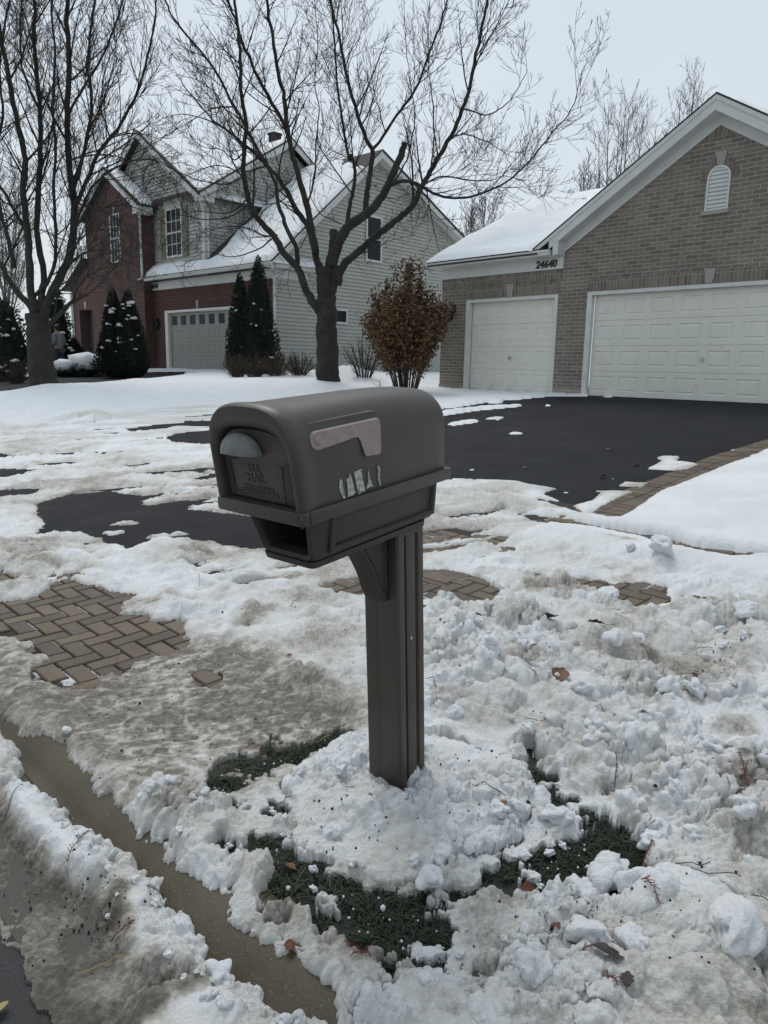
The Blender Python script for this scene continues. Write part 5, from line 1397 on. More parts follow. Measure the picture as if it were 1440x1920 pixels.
def bg_tree(px, base_y, depth, top_y, wpx, seed, label, stems=7, mr=.010, maxlevel=2, spc=.45):
    T_ = Tree(seed); rd = T_.r
    g_ = Vector(at(px, base_y, depth)); gz_ = float(Gv(g_.x, g_.y)); base = Vector((g_.x, g_.y, gz_))
    Ht = (base_y - top_y) / FPX * depth * 1.02; Wd_ = wpx / FPX * depth
    base.z = g_.z - Ht * .0
    base.z = min(base.z, gz_)
    Ht = float(at(px, top_y, depth)[2]) - gz_
    base.z = gz_
    T_.limb([base, base + Vector((0, 0, Ht * .12)), base + Vector((.05, .02, Ht * .25))], [.02 * Ht, .016 * Ht, .013 * Ht], 7)
    for i in range(stems):
        a = 6.283 * i / stems + rd.uniform(-.4, .4); sp = rd.uniform(.15, 1.) * Wd_ / 2
        h0 = Ht * rd.uniform(.12, .3); p0 = base + Vector((0, 0, h0)); hh = Ht * (1 - .35 * (sp / (Wd_ / 2)) ** 2 * rd.uniform(.5, 1))
        P = catmull([p0, p0 + Vector((math.cos(a) * sp * .45, math.sin(a) * sp * .45, (hh - h0) * .35)), p0 + Vector((math.cos(a) * sp * .8, math.sin(a) * sp * .8, (hh - h0) * .7)), p0 + Vector((math.cos(a) * sp, math.sin(a) * sp, hh - h0))], 4)
        ra = [max(mr * 1.2, .0055 * Ht * (1 - .95 * j / len(P))) for j in range(len(P))]
        T_.limb(P, ra, 5); T_.sprout_along(P, ra, spc * .6, .7, 3.2, maxlevel, start=.15, dens=.9, upb=.22, spread=1.0, minr=mr * .8)
    root = empty('bare_tree', tuple(base)); tag(root, label, 'tree', 'bare trees behind the houses')
    for mb, nm in ((T_.w, 'trunk'), (T_.t, 'crown')):
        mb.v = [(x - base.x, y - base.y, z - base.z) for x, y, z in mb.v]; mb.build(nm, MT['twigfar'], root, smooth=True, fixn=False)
    print('bg', T_.n)
bg_tree(1135, 690, 34, 215, 150, 21, 'bare tree rising behind the ridge of the small garage roof, beside the large gable', 7, spc=.55, mr=.009)
bg_tree(1240, 690, 36, 185, 120, 22, 'bare tree behind the big brick gable, reaching highest of those over the roofs', 6, spc=.55, mr=.009)
bg_tree(885, 690, 50, 375, 130, 23, 'bare tree in the gap between the two houses, over the siding rake', 9, mr=.016, spc=.45)
bg_tree(1000, 690, 52, 365, 90, 24, 'small bare tree peeping over the left part of the garage roof', 7, mr=.016, spc=.45)
bg_tree(1075, 690, 50, 345, 70, 25, 'low bare tree just left of the tall one over the garage roof', 6, mr=.016, spc=.45)
bg_tree(20, 690, 46, 330, 260, 26, 'bare tree far back beyond the left edge tree', 9, mr=.015, spc=.5)

# ================================================================== SHRUBS
def blobsnow(mb, c, r, sq=.5, seed=0):
    rs = random.Random(seed); bm = bmesh.new(); bmesh.ops.create_icosphere(bm, subdivisions=2, radius=1)
    ph = [rs.uniform(0, 6) for _ in range(6)]; base = len(mb.v)
    for v in bm.verts:
        x, y, z = v.co; k = 1 + .18 * math.sin(3 * x + ph[0]) * math.sin(4 * y + ph[1]) + .12 * math.sin(7 * z + 5 * x + ph[2])
        mb.v.append((c[0] + x * r * k * (1 + .3 * math.sin(ph[3])), c[1] + y * r * k, c[2] + z * r * k * sq))
    for f in bm.faces: mb.f.append(tuple(base + v.index for v in f.verts)); mb.uv.append(None); mb.m.append(0)
    bm.free()
def leafquad(mb, p, d, n, l, w):
    d = Vector(d).normalized(); n = Vector(n); s = d.cross(n)
    if s.length < 1e-4: s = d.orthogonal()
    s = s.normalized() * w; p = Vector(p); b = len(mb.v)
    mb.v += [tuple(p - s * .2), tuple(p + s * .2), tuple(p + d * l * .5 + s), tuple(p + d * l), tuple(p + d * l * .5 - s)]
    mb.f.append((b, b + 1, b + 2, b + 3, b + 4)); mb.uv.append(None); mb.m.append(0)
def conifer(name, base, Ht, Rb, n, seed, label, caps, cat='conifer', group=None, tip=.06, power=.75, leaf=.085, bulge=.15):
    rd = random.Random(seed); root = empty(name, tuple(base)); tag(root, label, cat, group)
    b = MB(); b.tube([(0, 0, -.1), (0, 0, Ht * .85)], [.05, .01], 6); b.build('trunk', MT['bark'], root, smooth=True)
    b = MB(); ph = rd.uniform(0, 6)
    def rad(h, a):
        f = h / Ht; return Rb * (min(1, f / bulge) ** .4) * (1 - f) ** power * (1 + .13 * math.sin(3 * a + ph + f * 6) + .10 * math.sin(7 * a + f * 21)) + tip * (1 - f)
    for i in range(n):
        h = Ht * (1 - rd.random() ** .62) * .995; h = min(h, Ht * .99); a = rd.uniform(0, 6.283); r_ = rad(h, a) * rd.uniform(.55, 1.06) ** .6
        p = Vector((math.cos(a) * r_, math.sin(a) * r_, h)); out = Vector((math.cos(a), math.sin(a), rd.uniform(.5, 1.8)))
        for q in range(3):
            d = out + Vector((rd.gauss(0, .5), rd.gauss(0, .5), rd.gauss(0, .35)))
            leafquad(b, p, d, (rd.gauss(0, 1), rd.gauss(0, 1), rd.gauss(0, 1)), leaf * rd.uniform(.6, 1.2), leaf * .16)
    # dark core so the wall behind never shows through the middle
    rings_ = []
    for j in range(9):
        h = Ht * (.02 + .93 * j / 8); rings_.append([(math.cos(a) * rad(h, a) * .72, math.sin(a) * rad(h, a) * .72, h) for a in [6.283 * k / 16 for k in range(16)]])
    b.rings(rings_); b.build('foliage', MT['green'], root, fixn=False)
    if caps:
        for k, (f, a, s_) in enumerate(caps):
            b = MB(); h = Ht * f; r_ = rad(h, a) * .95
            for q in range(3): blobsnow(b, (math.cos(a) * r_ + rd.gauss(0, s_ * .3), math.sin(a) * r_ + rd.gauss(0, s_ * .5), h + rd.gauss(0, s_ * .15)), s_ * rd.uniform(.6, 1), .5, seed * 50 + k * 3 + q)
            b.build('snow_cap', MT['snowclod'], root, smooth=True, fixn=False)
    return root
def onground(px, py, depth): 
    p = at(px, py, depth); return (float(p[0]), float(p[1]), float(Gv(p[0], p[1])))
def camang(base): return math.atan2(-base[1], -base[0])
def randcaps(seed, base, n, s0, s1, f0=.1, f1=.85):
    rd = random.Random(seed); a0 = camang(base); return [(rd.uniform(f0, f1), a0 + rd.uniform(-1.2, 1.2), rd.uniform(s0, s1)) for _ in range(n)]
k_ = 22.5
bs_ = onground(453, 695, k_); conifer('arborvitae', bs_, 3.05, .50, 3800, 31, 'shorter slim dark green conifer in front of the grey garage door, left of the pair', randcaps(1, bs_, 7, .03, .06), group='pair of slim conifers by the garage')
bs_ = onground(487, 697, k_ - .3); conifer('arborvitae', bs_, 3.50, .62, 4600, 32, 'taller slim dark green conifer at the brick corner, right of the pair', randcaps(2, bs_, 9, .03, .07), group='pair of slim conifers by the garage')
k_ = 23.5
bs_ = onground(218, 694, k_); conifer('arborvitae', bs_, 2.75, .62, 4200, 33, 'broad dark conifer loaded with snow in front of the red brick wing, its left top', randcaps(3, bs_, 17, .04, .10, .1, .9), group='snow laden conifers before the brick wing')
bs_ = onground(246, 695, k_ - .3); conifer('arborvitae', bs_, 2.70, .60, 4200, 34, 'dark conifer with snow clumps beside the garage, its right top', randcaps(4, bs_, 17, .04, .10, .3, .9), group='snow laden conifers before the brick wing')
for q, (px, py, Ht, rb, lab) in enumerate([(12, 690, 2.6, 1.0, 'big dark evergreen with snow clumps at the left edge, left of the tree trunk'), (112, 690, 3.1, .62, 'dark evergreen with snow clumps just behind the standing person'), (138, 690, 1.3, .5, 'low evergreen with snow on top at the foot of the white downspout')]):
    bs_ = onground(px, py, 26.5 if q else 24); conifer('evergreen_shrub', bs_, Ht, rb, 3600, 40 + q, lab, randcaps(7 + q, bs_, 20, .04, .11, .05, .9), cat='shrub', power=.5, bulge=.3)
# clipped round shrubs under thick snow
for px, py, r_, lab in ((128, 683, .40, 'smaller round clipped shrub under a cap of snow, left of the pair'), (166, 685, .52, 'larger round clipped shrub under a thick cap of snow, left of the conifers')):
    c_ = onground(px, py, 24.5); root = empty('round_shrub', c_); tag(root, lab, 'shrub', 'round shrubs capped with snow')
    b = MB(); rd = random.Random(px)
    for i in range(2600):
        a = rd.uniform(0, 6.283); h = rd.random() ; rr_2 = r_ * math.sqrt(max(0, 1 - (2 * h - 1) ** 2)) ** .6 * rd.uniform(.85, 1.05)
        p = (math.cos(a) * rr_2, math.sin(a) * rr_2, h * r_ * 1.1); leafquad(b, p, (math.cos(a), math.sin(a), rd.gauss(0, .6)), (rd.gauss(0, 1), rd.gauss(0, 1), rd.gauss(0, 1)), .05, .012)
    blobsnow(b, (0, 0, r_ * .5), r_ * .88, .6, 3); b.build('foliage', MT['green'], root, fixn=False)
    b = MB(); blobsnow(b, (0, 0, r_ * .92), r_ * 1.02, .62, px); b.build('snow_cap', MT['snowclod'], root, smooth=True, fixn=False)
def twigbush(name, base, Ht, Wd_, stems, seed, label, mat, lv=2, leaf=None, group=None, spc=.2, dens=1., mr=.005, upb=.2, rad=.012):
    T_ = Tree(seed); rd = T_.r; lf = MB()
    for i in range(stems):
        a = rd.uniform(0, 6.283); sp = math.sqrt(rd.random()) * Wd_ / 2; h = Ht * (1 - .45 * (sp / (Wd_ / 2)) ** 2) * rd.uniform(.7, 1)
        p0 = Vector((math.cos(a) * sp * .22, math.sin(a) * sp * .22, 0)); e = Vector((math.cos(a) * sp, math.sin(a) * sp, h))
        P = catmull([p0, p0.lerp(e, .33) + Vector((0, 0, h * .09)), p0.lerp(e, .7) + Vector((0, 0, h * .05)), e], 4)
        ra = [max(mr, rad * (1 - .7 * j / len(P))) for j in range(len(P))]
        T_.t.tube(P, ra, 4, cap=False)
        if lv: T_.sprout_along(P, ra, spc, .12, .55 * Ht / 2.2, lv, start=.25, dens=dens, upb=upb, minr=mr)
        if leaf:
            for j in range(leaf):
                f = rd.uniform(.22, 1) ** .8; k = min(len(P) - 2, int(f * (len(P) - 1))); q = Vector(P[k]).lerp(Vector(P[k + 1]), rd.random()) + Vector((rd.gauss(0, .065), rd.gauss(0, .065), rd.gauss(0, .09)))
                leafquad(lf, q, (rd.gauss(0, 1), rd.gauss(0, 1), rd.gauss(-.6, .7)), (rd.gauss(0, 1), rd.gauss(0, 1), rd.gauss(0, 1)), rd.uniform(.06, .11), rd.uniform(.018, .032))
    root = empty(name, tuple(base)); tag(root, label, 'shrub', group)
    T_.t.build('stems', mat, root, fixn=False)
    if leaf: lf.build('leaves', MT['leafbrown'], root, fixn=False)
    return root
twigbush('leafy_shrub', onground(762, 728, 17.6), 3.3, 2.25, 62, 51, 'tall rust-brown shrub keeping its dry leaves at the corner of the brick garage', MT['stem'], 1, leaf=190, spc=.5, dens=.5)
twigbush('bare_shrub', onground(683, 697, 20.5), 1.45, 1.35, 34, 52, 'grey leafless twiggy shrub against the pale siding, left of the rust-brown one', MT['stem'], 2, spc=.16, dens=.8, mr=.004)
twigbush('bare_shrub', onground(735, 724, 17.2), .55, 1.1, 12, 53, 'few thin dry stalks in the snow at the foot of the rust-brown shrub', MT['stem'], 1, spc=.25, mr=.004, rad=.006)
for q, (px, py, ht, wd, lab) in enumerate([(445, 703, .8, .9, 'clump of dry stalks below the shorter slim conifer, leftmost of the dead plants'), (478, 712, .75, 1.1, 'clump of dry stalks below the taller slim conifer'), (520, 714, .8, 1.3, 'clump of dry stalks at the corner of the siding wall'), (560, 714, .8, 1.1, 'clump of dry stalks left of the big tree trunk'), (28, 690, .75, 1.3, 'dry tangled stalks at the left edge under the evergreen')]):
    twigbush('dead_perennial', onground(px, py, 20.5 if q < 4 else 21.5), ht, wd, 90, 60 + q, lab, MT['drygrass'], 1, spc=.22, mr=.005, rad=.007, group='dead perennials along the lawn')

# ================================================================== PERSON behind the left tree
pb = onground(113, 696, 25.5)
proot = empty('person', pb, R(-25)); tag(proot, 'person in a light grey jacket and dark trousers standing half behind the left tree', 'person')
def skin(name, verts, edges, radii, mat, parent, root_i=0, sub=1):
    me = bpy.data.meshes.new(name); me.from_pydata(verts, edges, []); me.materials.append(mat); o = link(name, me, parent)
    o.modifiers.new('skin', 'SKIN'); me.skin_vertices[0].data[root_i].use_root = True
    for i, r_ in enumerate(radii): me.skin_vertices[0].data[i].radius = (r_, r_)
    s_ = o.modifiers.new('sub', 'SUBSURF'); s_.levels = sub; s_.render_levels = sub
    for p in me.polygons: p.use_smooth = True
    return o
# facing -x (to the left)
V_ = [(0, 0, .93), (.01, 0, 1.12), (.0, 0, 1.32), (-.01, 0, 1.43), (-.03, 0, 1.50), (-.045, 0, 1.58), (-.04, 0, 1.66)]; Rr = [.13, .12, .13, .07, .055, .085, .07]; E_ = [(0, 1), (1, 2), (2, 3), (3, 4), (4, 5), (5, 6)]
for sg in (-1, 1):
    b0 = len(V_); V_ += [(0, sg * .17, 1.38), (.05, sg * .21, 1.12), (-.16, sg * .16, 1.06), (-.22, sg * .13, 1.07)]; Rr += [.06, .045, .035, .03]
    E_ += [(3, b0), (b0, b0 + 1), (b0 + 1, b0 + 2), (b0 + 2, b0 + 3)]
    for k in range(5):
        f0 = len(V_); y = sg * .13 + (k - 2) * .017; ln = (.05, .075, .085, .08, .06)[k]
        V_ += [(-.25, y, 1.07 + (.01 if k else .03)), (-.25 - ln * .6, y, 1.065), (-.25 - ln, y, 1.045)]; Rr += [.010, .009, .007]; E_ += [(b0 + 3, f0), (f0, f0 + 1), (f0 + 1, f0 + 2)]
    b0 = len(V_); V_ += [(0, sg * .09, .86), (-.02 + .04 * sg, sg * .10, .48), (.02 + .09 * sg, sg * .10, .09), (-.10 + .09 * sg, sg * .11, .04)]; Rr += [.085, .058, .042, .035]
    E_ += [(0, b0), (b0, b0 + 1), (b0 + 1, b0 + 2), (b0 + 2, b0 + 3)]
body = skin('body', V_, E_, Rr, MT['skin'], proot)
JV = [(0, 0, .88), (.01, 0, 1.10), (0, 0, 1.32), (-.01, 0, 1.44)]; JR = [.165, .155, .16, .085]; JE = [(0, 1), (1, 2), (2, 3)]
for sg in (-1, 1):
    b0 = len(JV); JV += [(0, sg * .175, 1.38), (.05, sg * .22, 1.12), (-.15, sg * .165, 1.06)]; JR += [.08, .068, .055]; JE += [(3, b0), (b0, b0 + 1), (b0 + 1, b0 + 2)]
skin('jacket', JV, JE, JR, MT['jacket'], proot)
TV = [(0, 0, .92)]; TR = [.145]; TE = []
for sg in (-1, 1):
    b0 = len(TV); TV += [(0, sg * .09, .84), (-.02 + .04 * sg, sg * .10, .48), (.02 + .09 * sg, sg * .10, .10)]; TR += [.10, .072, .062]; TE += [(0, b0), (b0, b0 + 1), (b0 + 1, b0 + 2)]
skin('trousers', TV, TE, TR, MT['jeans'], proot)
for sg in (-1, 1):
    b = MB(); b.rings([[(.02 + .09 * sg - .06 + k * .16 * math.cos(q), sg * .105 + k * .055 * math.sin(q), z) for q in [6.283 * j / 14 for j in range(14)]] for k, z in ((.9, .0), (1, .02), (.95, .06), (.55, .11))]); b.build('shoe', MT['black'], proot, smooth=True)
b = MB(); blobsnow(b, (-.022, 0, 1.645), .112, 1.0, 5); b.build('hair', MT['hair'], proot, smooth=True)
b = MB(); blobsnow(b, (-.135, 0, 1.585), .018, 1.0, 6); b.build('nose', MT['skin'], body)
for sg in (-1, 1):
    b = MB(); blobsnow(b, (-.118, sg * .032, 1.605), .011, .8, 7); b.build('eye', MT['black'], body)
    b = MB(); blobsnow(b, (-.03, sg * .088, 1.585), .022, 1.3, 8); b.build('ear', MT['skin'], body)
b = MB(); b.tube([(-.12, -.025, 1.545), (-.128, 0, 1.543), (-.12, .025, 1.545)], .006, 5); b.build('mouth', MT['leafred'], body)
# ================================================================== LOOSE THINGS ON THE SNOW
clod_meshes = []
for k in range(7):
    rs = np.random.default_rng(100 + k); bm = bmesh.new(); bmesh.ops.create_icosphere(bm, subdivisions=4, radius=1)
    off = rs.uniform(0, 50, 3)
    for v in bm.verts:
        p = np.array(v.co); x, y, z = p
        n_ = .42 * vnoise(np.array([x * 1.6 + off[0] + z]), np.array([y * 1.6 + off[1] - z * .7]), k)[0] * 2 + .12 * fbm(np.array([x * 4 + z * 2 + off[2]]), np.array([y * 4 - z * 2]), k + 5, 3)[0] * 2 + .10 * blobs(np.array([x * 3 + z * 1.3 + off[0]]), np.array([y * 3 + z]), k + 9)[0]
        v.co = Vector(p * (1 + n_)) * 1.0; v.co.z *= .68; v.co.x *= 1.15
    me = bpy.data.meshes.new('snow_clod'); bm.to_mesh(me); bm.free(); me.materials.append(MT['snowclod'])
    me.polygons.foreach_set('use_smooth', [True] * len(me.polygons)); clod_meshes.append(me)
def clod(x, y, r, label=None, sink=.35, k=None, group=None):
    k = random.randrange(7) if k is None else k
    o = link('snow_clod', clod_meshes[k]); o.location = (x, y, snowz(x, y) + r * (.78 - sink) * .9)
    o.scale = (r, r * random.uniform(.8, 1.1), r); o.rotation_euler = (random.uniform(-.5, .5), random.uniform(-.5, .5), random.uniform(0, 6.28))
    tag(o, label or 'small loose lump of snow fallen among others on the plowed snow and grass', 'snow lump', group or 'loose snow lumps'); return o
def clod_px(px, py, wpx, label=None, **k):
    c_ = gp(px, py); dpt = float(np.dot(np.array([c_[0], c_[1], c_[2] - H]), FW)); return clod(c_[0], c_[1], wpx / FPX * dpt / 2, label, **k)
for (px, py, w_, lab) in [
    (803, 1672, 50, 'rounded snow lump with a dark notch at the lower rim of the mound'), (826, 1632, 34, 'round snow ball on the lower rim of the mound, above the notched lump'), (777, 1640, 20, None),
    (588, 1637, 15, 'single white snow ball on the grass, left of the mound'), (588, 1672, 13, 'single small snow ball on the grass, lower of two left of the mound'), (512, 1528, 11, None), (522, 1538, 15, None), (534, 1552, 13, None), (530, 1572, 9, None), (509, 1520, 8, None),
    (1012, 1512, 48, 'large upright snow lump right of the mound above the grass'), (1042, 1553, 46, 'smooth white snow lump right of the mound, below the upright one'), (1030, 1606, 20, None), (1013, 1668, 14, None), (1055, 1592, 14, None),
    (1218, 1594, 40, 'snow lump alone on the slush, far right of the grass'), (1140, 1655, 78, 'big rounded snow boulder right of the grass patch'), (1090, 1700, 60, None),
    (1360, 1810, 100, 'biggest snow boulder, near the lower right corner'), (1330, 1455, 44, 'smooth round snow lump near the right edge'), (1237, 1062, 44, 'dirty snow lump on the walk right of the path of bare pavers'),
    (1405, 1158, 40, None), (1385, 1140, 30, None), (1148, 1243, 40, 'smooth rounded snow lump above the brown curled leaf area'), (862, 1803, 14, None), (945, 1805, 13, None), (980, 1795, 20, None), (1295, 1610, 30, None), (918, 1275, 22, None), (1178, 1408, 26, None), (1100, 1800, 60, None), (1190, 1820, 66, 'rounded snow lump left of the biggest boulder'),
    (1140, 1130, 36, None), (985, 1395, 30, None), (1090, 1330, 34, None), (850, 1360, 26, None), (1250, 1320, 34, None), (205, 1735, 11, None), (222, 1722, 8, None), (128, 1385, 14, None), (1180, 1050, 20, None), (770, 1510, 18, None), (640, 1480, 22, None), (660, 1640, 24, None), (930, 1560, 30, None), (968, 1545, 24, None), (880, 1610, 26, None), (620, 1590, 28, None), (560, 1470, 26, None)]:
    clod_px(px, py, w_, lab)
zone = [wpoly(CHUNK[0][0]), wpoly(CHUNK[4][0]), wpoly(BARE[17][0]), wpoly(CHUNK[3][0])]
cnt = 0
for zi, (P, n_) in enumerate(((zone[0], 70), (zone[1], 30), (zone[2], 4), (zone[3], 10))):
    x0, y0 = P.min(0); x1, y1 = P.max(0); x1 = min(x1, 2.6); k = 0
    for _ in range(n_ * 30):
        x = RNG.uniform(x0, x1); y = RNG.uniform(y0, y1)
        if sdist(P, np.array([x]), np.array([y]), .5)[0] > -.02 or y < .9: continue
        clod(x, y, RNG.uniform(.006, .02) * (1.2 if zi == 0 else .75) * (1 + (RNG.random() < .12)), sink=.5); k += 1
        if k >= n_: break
# leaves
def leafmesh(kind, seed):
    rs = random.Random(seed); b = MB(); n = 12; up_ = []; 
    for i in range(n + 1):
        t = i / n; w_ = math.sin(math.pi * t ** .85) * (.42 if kind == 'oval' else .36) * (1 + (.22 * math.sin(t * 22) if kind == 'lobed' else .03 * math.sin(t * 30)))
        c_ = .10 * math.sin(t * 3 + rs.random()) ; up_.append([(t - .5, -w_, c_ + w_ * .25), (t - .5, -w_ * .5, c_ + .05 * w_), (t - .5, 0, c_ - .02), (t - .5, w_ * .5, c_ + .06 * w_), (t - .5, w_, c_ + w_ * .35)])
    b.rings(up_, closed=False, cap0=False, cap1=False)
    b.tube([(-.5, 0, .0), (-.75, .03, .03), (-.95, .0, .1)], .018, 4)
    return b
def leaf(px, py, wpx, mat, lab, kind='oval', rz=0, cat='leaf'):
    c_ = gp(px, py); dpt = float(np.dot(np.array([c_[0], c_[1], c_[2] - H]), FW)); s_ = wpx / FPX * dpt
    o = leafmesh(kind, px).build('fallen_leaf', mat, None, smooth=True, fixn=False)
    o.scale = (s_, s_, s_ * .8); o.location = (c_[0], c_[1], snowz(c_[0], c_[1]) + s_ * .12 + .004); o.rotation_euler = (random.uniform(-.4, .4), random.uniform(-.4, .4), R(rz))
    tag(o, lab, cat, 'fallen leaves')
leaf(1050, 1287, 40, MT['leafred'], 'round rust-red leaf lying on white snow right of the post', 'oval', 60)
leaf(1030, 1203, 34, MT['leafdark'], 'nearly black crumpled leaf on the crest of the snow bank', 'lobed', 100)
leaf(890, 1207, 26, MT['leafbrown'], 'small brown curled leaf right of the post', 'lobed', 20)
leaf(1407, 1062, 24, MT['leafdark'], 'dark round leaf on the snowy walk near the right edge', 'oval', 0)
leaf(933, 1552, 38, MT['leafbrown'], 'narrow orange-brown leaf on the right slope of the mound', 'oval', 100)
leaf(990, 1694, 38, MT['leafred'], 'wet red-brown leaf at the lower edge of the grass', 'oval', 10)
leaf(1112, 1210, 40, MT['leafdark'], 'dark leaf scraps on the snow bank, upper right', 'lobed', 150)
leaf(1302, 1286, 20, MT['leafdark'], 'small dark brown leaf at the right among black crumbs', 'oval', 80)
leaf(1120, 1852, 38, MT['leafdark'], 'large dark maroon leaf in the bottom right snow', 'oval', 130)
leaf(1148, 1866, 40, MT['leafdark'], 'second maroon leaf tucked against the larger one at the bottom', 'oval', 30)
leaf(1170, 1905, 34, MT['leafdark'], 'dark torn leaf at the very bottom right of centre', 'lobed', 70)
leaf(1040, 1782, 22, MT['leafred'], 'tiny orange-red leaf in the snow below the grass', 'lobed', 40)
leaf(545, 1787, 28, MT['leafred'], 'red-brown leaf on grey slush below the grass', 'oval', 10)
leaf(545, 1635, 26, MT['leafred'], 'reddish needles and leaf in the grass left of the mound', 'lobed', -30)
leaf(905, 1685, 26, MT['leafred'], 'reddish leaf lying in the grass below the mound', 'lobed', -10)
leaf(1192, 875, 12, MT['leafred'], 'tiny red leaf on the black driveway near its brick edge', 'oval', 0)
leaf(1130, 897, 14, MT['leafred'], 'tiny red leaf on the middle of the black driveway', 'oval', 10)
leaf(985, 880, 10, MT['leafred'], 'tiny red leaf on the driveway behind the mailbox', 'oval', 10)
leaf(1140, 845, 9, MT['leafbrown'], 'tiny brown leaf far up the driveway', 'oval', 10)
leaf(543, 1240, 11, MT['leafred'], 'tiny red leaf in the slush beside the pavers', 'oval', 0)
leaf(6, 1898, 30, MT['straw'], 'yellow-brown leaf on the road asphalt in the corner', 'oval', 80)
# twigs, cedar sprays and straw
def sprig(px, py, px2, py2, lab, mat='needle', w_=.0014, side=True, n=7):
    a = gp(px, py); c_ = gp(px2, py2); b = MB(); rs = random.Random(px * 7 + py)
    P = []
    for i in range(n):
        t = i / (n - 1); x = a[0] + (c_[0] - a[0]) * t + rs.gauss(0, .003); y = a[1] + (c_[1] - a[1]) * t + rs.gauss(0, .003); P.append((x, y, max(snowz(x, y), float(Gv(x, y)) + .006) + .006 + .004 * math.sin(t * 3)))
    b.tube(P, w_, 4)
    if side:
        for p, q in zip(P, P[1:]):
            for k in range(3):
                o_ = Vector(p).lerp(Vector(q), k / 3); d = (Vector(q) - Vector(p)).normalized(); s_ = d.cross(Vector((0, 0, 1))) * rs.choice((-1, 1))
                b.tube([o_, o_ + (d * .7 + s_ + Vector((0, 0, .25))).normalized() * rs.uniform(.008, .017)], w_ * .7, 3, cap=False)
    b_ = Vector(P[0]); b.v = [(x - b_.x, y - b_.y, z - b_.z) for x, y, z in b.v]
    o = b.build('cedar_sprig' if side else ('straw' if mat == 'straw' else 'twig'), MT[mat], None, fixn=False); o.location = b_
    tag(o, lab, 'twig', 'twigs and sprigs in the snow')
sprig(1192, 1728, 1232, 1772, 'bright rust cedar sprig standing out in the lower right snow')
sprig(1222, 1595, 1195, 1650, 'thin red sprig across the slush right of the grass')
sprig(1375, 1500, 1400, 1560, 'dark red sprig in the hollow near the right edge', n=6)
sprig(1380, 1530, 1408, 1520, 'short side twig in the hollow near the right edge', side=False)
sprig(1155, 1450, 1150, 1490, 'red-brown sprig on snow above the right grass tuft', n=4)
sprig(1250, 1662, 1330, 1680, 'long curved brown twig on the right slush', mat='stem', side=False)
sprig(980, 1362, 1022, 1392, 'curved dark red twig on snow right of the post', mat='needle', side=False)
sprig(800, 1310, 818, 1325, 'small rust sprig touching the post at its right', n=3)
sprig(128, 1655, 168, 1610, 'rust sprig on the kerb snow ridge', n=5)
sprig(278, 1704, 305, 1690, 'rust sprig fragment on the kerb ridge near its middle', n=4)
sprig(205, 1785, 255, 1770, 'rust sprig on the wet gutter', n=5)
sprig(143, 1832, 232, 1810, 'yellow straw stalk lying in the wet gutter', mat='straw', side=False, w_=.002)
sprig(0, 1555, 50, 1505, 'thin dark twig across the gutter at the left edge', mat='stem', side=False)
sprig(1290, 1700, 1385, 1712, 'thin grey twig at the right edge of the slush', mat='stem', side=False)
sprig(1400, 1745, 1440, 1760, 'dark stalk at the right edge low down', mat='stem', side=False)
sprig(650, 1800, 700, 1790, 'dark red sprig on snow below the grass', n=5)
sprig(705, 1830, 660, 1822, 'rust sprig near the kerb snow below the grass', n=4)
sprig(1088, 1845, 1130, 1830, 'dense brown sprig beside the maroon leaves', n=5)
sprig(1060, 1790, 1100, 1775, 'faint twig crossing the snow below the small orange leaf', mat='stem', side=False)
sprig(1130, 1890, 1150, 1925, 'rust sprig at the bottom edge', n=5)
sprig(1000, 1185, 1035, 1200, 'dark twig beside the black leaf', mat='stem', side=False)
sprig(1060, 1212, 1085, 1205, 'thin twig right of the black leaf', mat='stem', side=False)
sprig(1300, 1240, 1330, 1250, 'fine dark twig on the right snow', mat='stem', side=False)
sprig(1405, 1235, 1398, 1260, 'brown sprig at the right edge of the snow bank', n=4)
sprig(590, 1400, 620, 1385, 'pale straw in the dark grass left of the mound', mat='straw', side=False)
sprig(520, 1520, 545, 1500, 'short dark twig on the left slope of the mound', mat='stem', side=False)
sprig(640, 1505, 668, 1512, 'fine twig on the mound left of the post', mat='stem', side=False)
sprig(880, 1515, 950, 1540, 'long thin curved twig on the right side of the mound', mat='stem', side=False)
sprig(560, 1140, 545, 1160, 'short stalk poking from the trodden snow', mat='stem', side=False)
sprig(375, 1105, 372, 1092, 'two upright dry stalks in the trodden snow', mat='straw', side=False)

# crumbs of dirt in the snow
cm = MB(); rs = random.Random(77)
for (cx, cy, sx_, n_) in ((1330, 1280, 60, 60), (900, 1290, 200, 50), (650, 1560, 150, 60), (900, 1500, 120, 50), (300, 1350, 200, 90), (1150, 1700, 250, 110), (620, 1180, 120, 50), (1000, 1150, 200, 50), (150, 1720, 120, 80), (60, 1070, 60, 14)):
    for _ in range(n_):
        px, py = cx + rs.gauss(0, sx_ * .6), cy + rs.gauss(0, sx_ * .45)
        if py < 1000 or py > 1960: continue
        g_ = gp(px, py); z = snowz(g_[0], g_[1]); r_ = rs.uniform(.0012, .004) * (1 if rs.random() < .9 else 2)
        blob = [(g_[0] + r_ * math.cos(q) * rs.uniform(.7, 1.3), g_[1] + r_ * math.sin(q) * rs.uniform(.7, 1.3)) for q in [6.283 * k / 5 for k in range(5)]]
        cm.rings([[(x, y, z - .002) for x, y in blob], [(g_[0] + (x - g_[0]) * .6, g_[1] + (y - g_[1]) * .6, z + r_ * .8) for x, y in blob]])
tag(cm.build('dirt_crumbs', MT['soil'], None, fixn=False), 'dark crumbs of earth sprinkled over the snow', 'dirt', kind='stuff')

